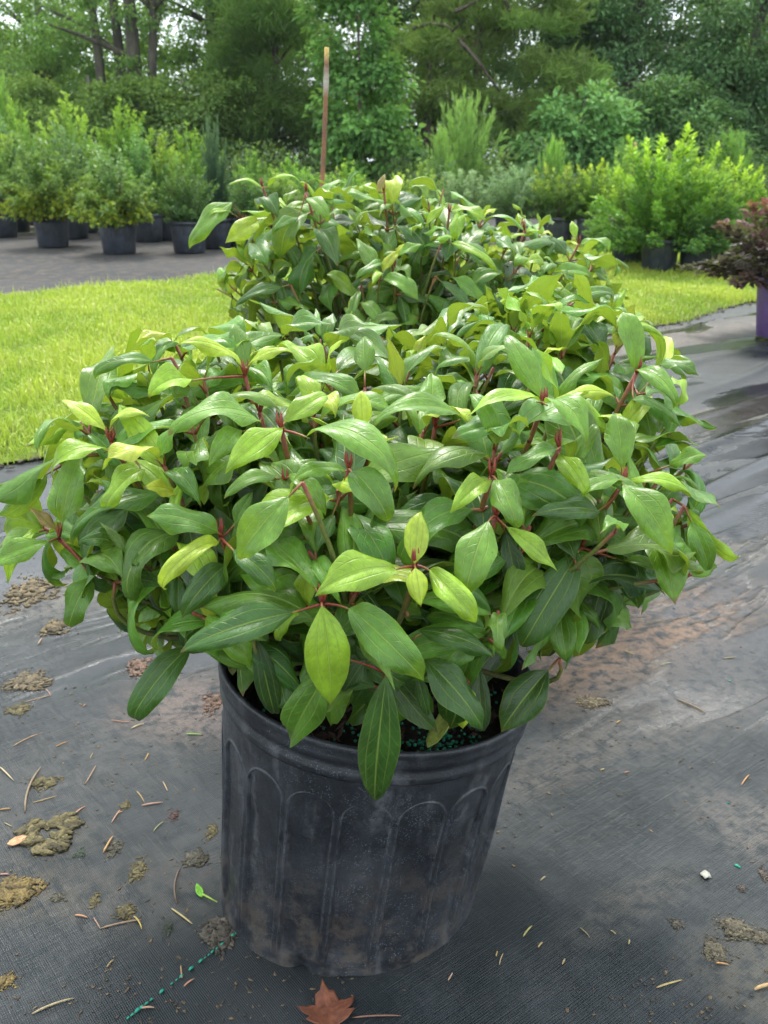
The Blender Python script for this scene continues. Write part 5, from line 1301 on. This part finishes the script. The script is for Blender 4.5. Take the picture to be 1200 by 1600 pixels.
q = G(28, 1321); flat_leaf('dead_leaf', [(0, -1), (.4, -.6), (.5, 0), (.35, .6), (0, 1), (-.35, .6), (-.5, 0), (-.4, -.6)], (q.x, q.y, gz(q.x, q.y) + .004), (.1, .2, -.9), .016, (.42, .22, .10), 'small orange-brown leaf beside the ring-shaped clump', 'dead leaf', .2, 6)
ELL = [(0, -1), (.25, -.7), (.42, -.2), (.4, .2), (.25, .65), (0, 1), (-.25, .65), (-.4, .2), (-.42, -.2), (-.25, -.7)]
q = G(312, 1400); o = flat_leaf('green_sprig', ELL, (q.x, q.y, gz(q.x, q.y) + .004), (.3, .1, .5), .013, (.16, .42, .03), 'torn bright green sprig lying just left of the pot', 'sprig', .2, 7)
a_, b_ = G(318, 1408), G(340, 1419); g = Geo(); g.tube([(a_.x - q.x, a_.y - q.y, .003), (b_.x - q.x, b_.y - q.y, .002)], [.0016, .0010], 5, (.32, .46, .06))
s_ = link('stalk', g.mesh('stalk', [M_STRAW]), o, False); s_.matrix_parent_inverse = Matrix.Rotation(0, 4, 'Z') @ o.rotation_euler.to_matrix().to_4x4().inverted()
q = P(690, 1148, 1.02); q = G(690, 1150, .338); flat_leaf('fallen_leaf', ELL, (q.x, q.y, .352), (.55, -.35, -.75), .036, (.36, .42, .09), 'yellow-green fallen leaf lying on the potting soil inside the rim', 'fallen leaf', .25, 8)
q = G(364, 1046, .375); flat_leaf('fallen_leaf', ELL, (q.x, q.y, .388), (.9, .2, .3), .020, (.42, .48, .14), 'small pale yellow leaf caught on the left side of the pot rim', 'fallen leaf', .4, 9)
def pebble(u, v, r, colr, label, name, cat, grp=None):
    c = G(u, v); g = Geo(); rs = np.random.RandomState(int(u)); crumb(g, np.array([0, 0, r * .35]), r, rs, colr, 2)
    o = link(name, g.mesh(name, [M_STRAW])); o.location = (c.x, c.y, gz(c.x, c.y)); return tag(o, label, cat, grp)
pebble(1102, 1372, .0075, (.36, .35, .29), 'small white pebble on the cloth at the right', 'pebble', 'pebble')
for u, v, l in ((1152, 1357, 'tiny green fertiliser bead right of the white pebble'), (1138, 1258, 'tiny green fertiliser bead near the right edge above the white pebble'), (1140, 1065, 'tiny green fertiliser bead level with the pot rim at the right')):
    pebble(u, v, .0028, (.01, .22, .14), l, 'fertiliser_bead', 'bead', 'green fertiliser beads on the cloth')
def grit():
    rs = np.random.RandomState(12); g = Geo(); n = 0
    while n < 1500:
        u, v = rs.uniform(-20, 1220), 620 + 990 * rs.uniform() ** .8
        c = G(u, v); 
        k = mnoise.noise(Vector((c.x * 3, c.y * 3, 7))) + (.25 if u < 420 else 0) + rs.uniform(-.3, .3)
        if k < .12 or (c.y - c.x) * S2 > Q1 - .1: continue
        n += 1; s = rs.uniform(.0008, .0026) * (1 + .25 * max(0, c.y - 1.5))
        crumb(g, np.array([c.x, c.y, gz(c.x, c.y) + s * .2]), s, rs, np.array([(.06, .048, .03), (.10, .075, .045), (.16, .11, .06)][rs.randint(3)]))
    for i in range(900):                                   # soil crumbled out of the turf's edge
        pp = rs.uniform(-1.5, 9); qq = Q1 + wob(np.array(pp), .05, 1.0) + rs.normal(-.02, .05)
        x, y = pq(pp, qq); s = rs.uniform(.003, .014)
        crumb(g, np.array([x, y, .012]), s, rs, np.array([(.06, .045, .03), (.09, .07, .045), (.04, .032, .024)][rs.randint(3)]))
    for x, y, s, c in STRAY: crumb(g, np.array([x, y, gz(x, y) + s * .2]), s, rs, c)
    return g.mesh('debris', [M_LIT])
tag(link('debris', grit()), 'fine crumbs and grit scattered over the weed fabric', 'debris', kind='stuff')

# ------------------------------------------------------------------ damp air
bm = bmesh.new(); bmesh.ops.create_cube(bm, size=1.0)
for v in bm.verts: v.co = Vector((v.co.x * 1060, v.co.y * 1240 + 300, v.co.z * 17.0 + 7.2))
me = bpy.data.meshes.new('haze'); bm.to_mesh(me); bm.free()
mh = bpy.data.materials.new('damp_air'); mh.use_nodes = True; th = mh.node_tree; th.nodes.clear()
pv = th.nodes.new('ShaderNodeVolumePrincipled'); pv.inputs['Color'].default_value = (.88, .95, 1, 1); pv.inputs['Density'].default_value = .0003
oh = th.nodes.new('ShaderNodeOutputMaterial'); th.links.new(pv.outputs[0], oh.inputs['Volume']); me.materials.append(mh)
tag(link('haze', me), kind='stuff')
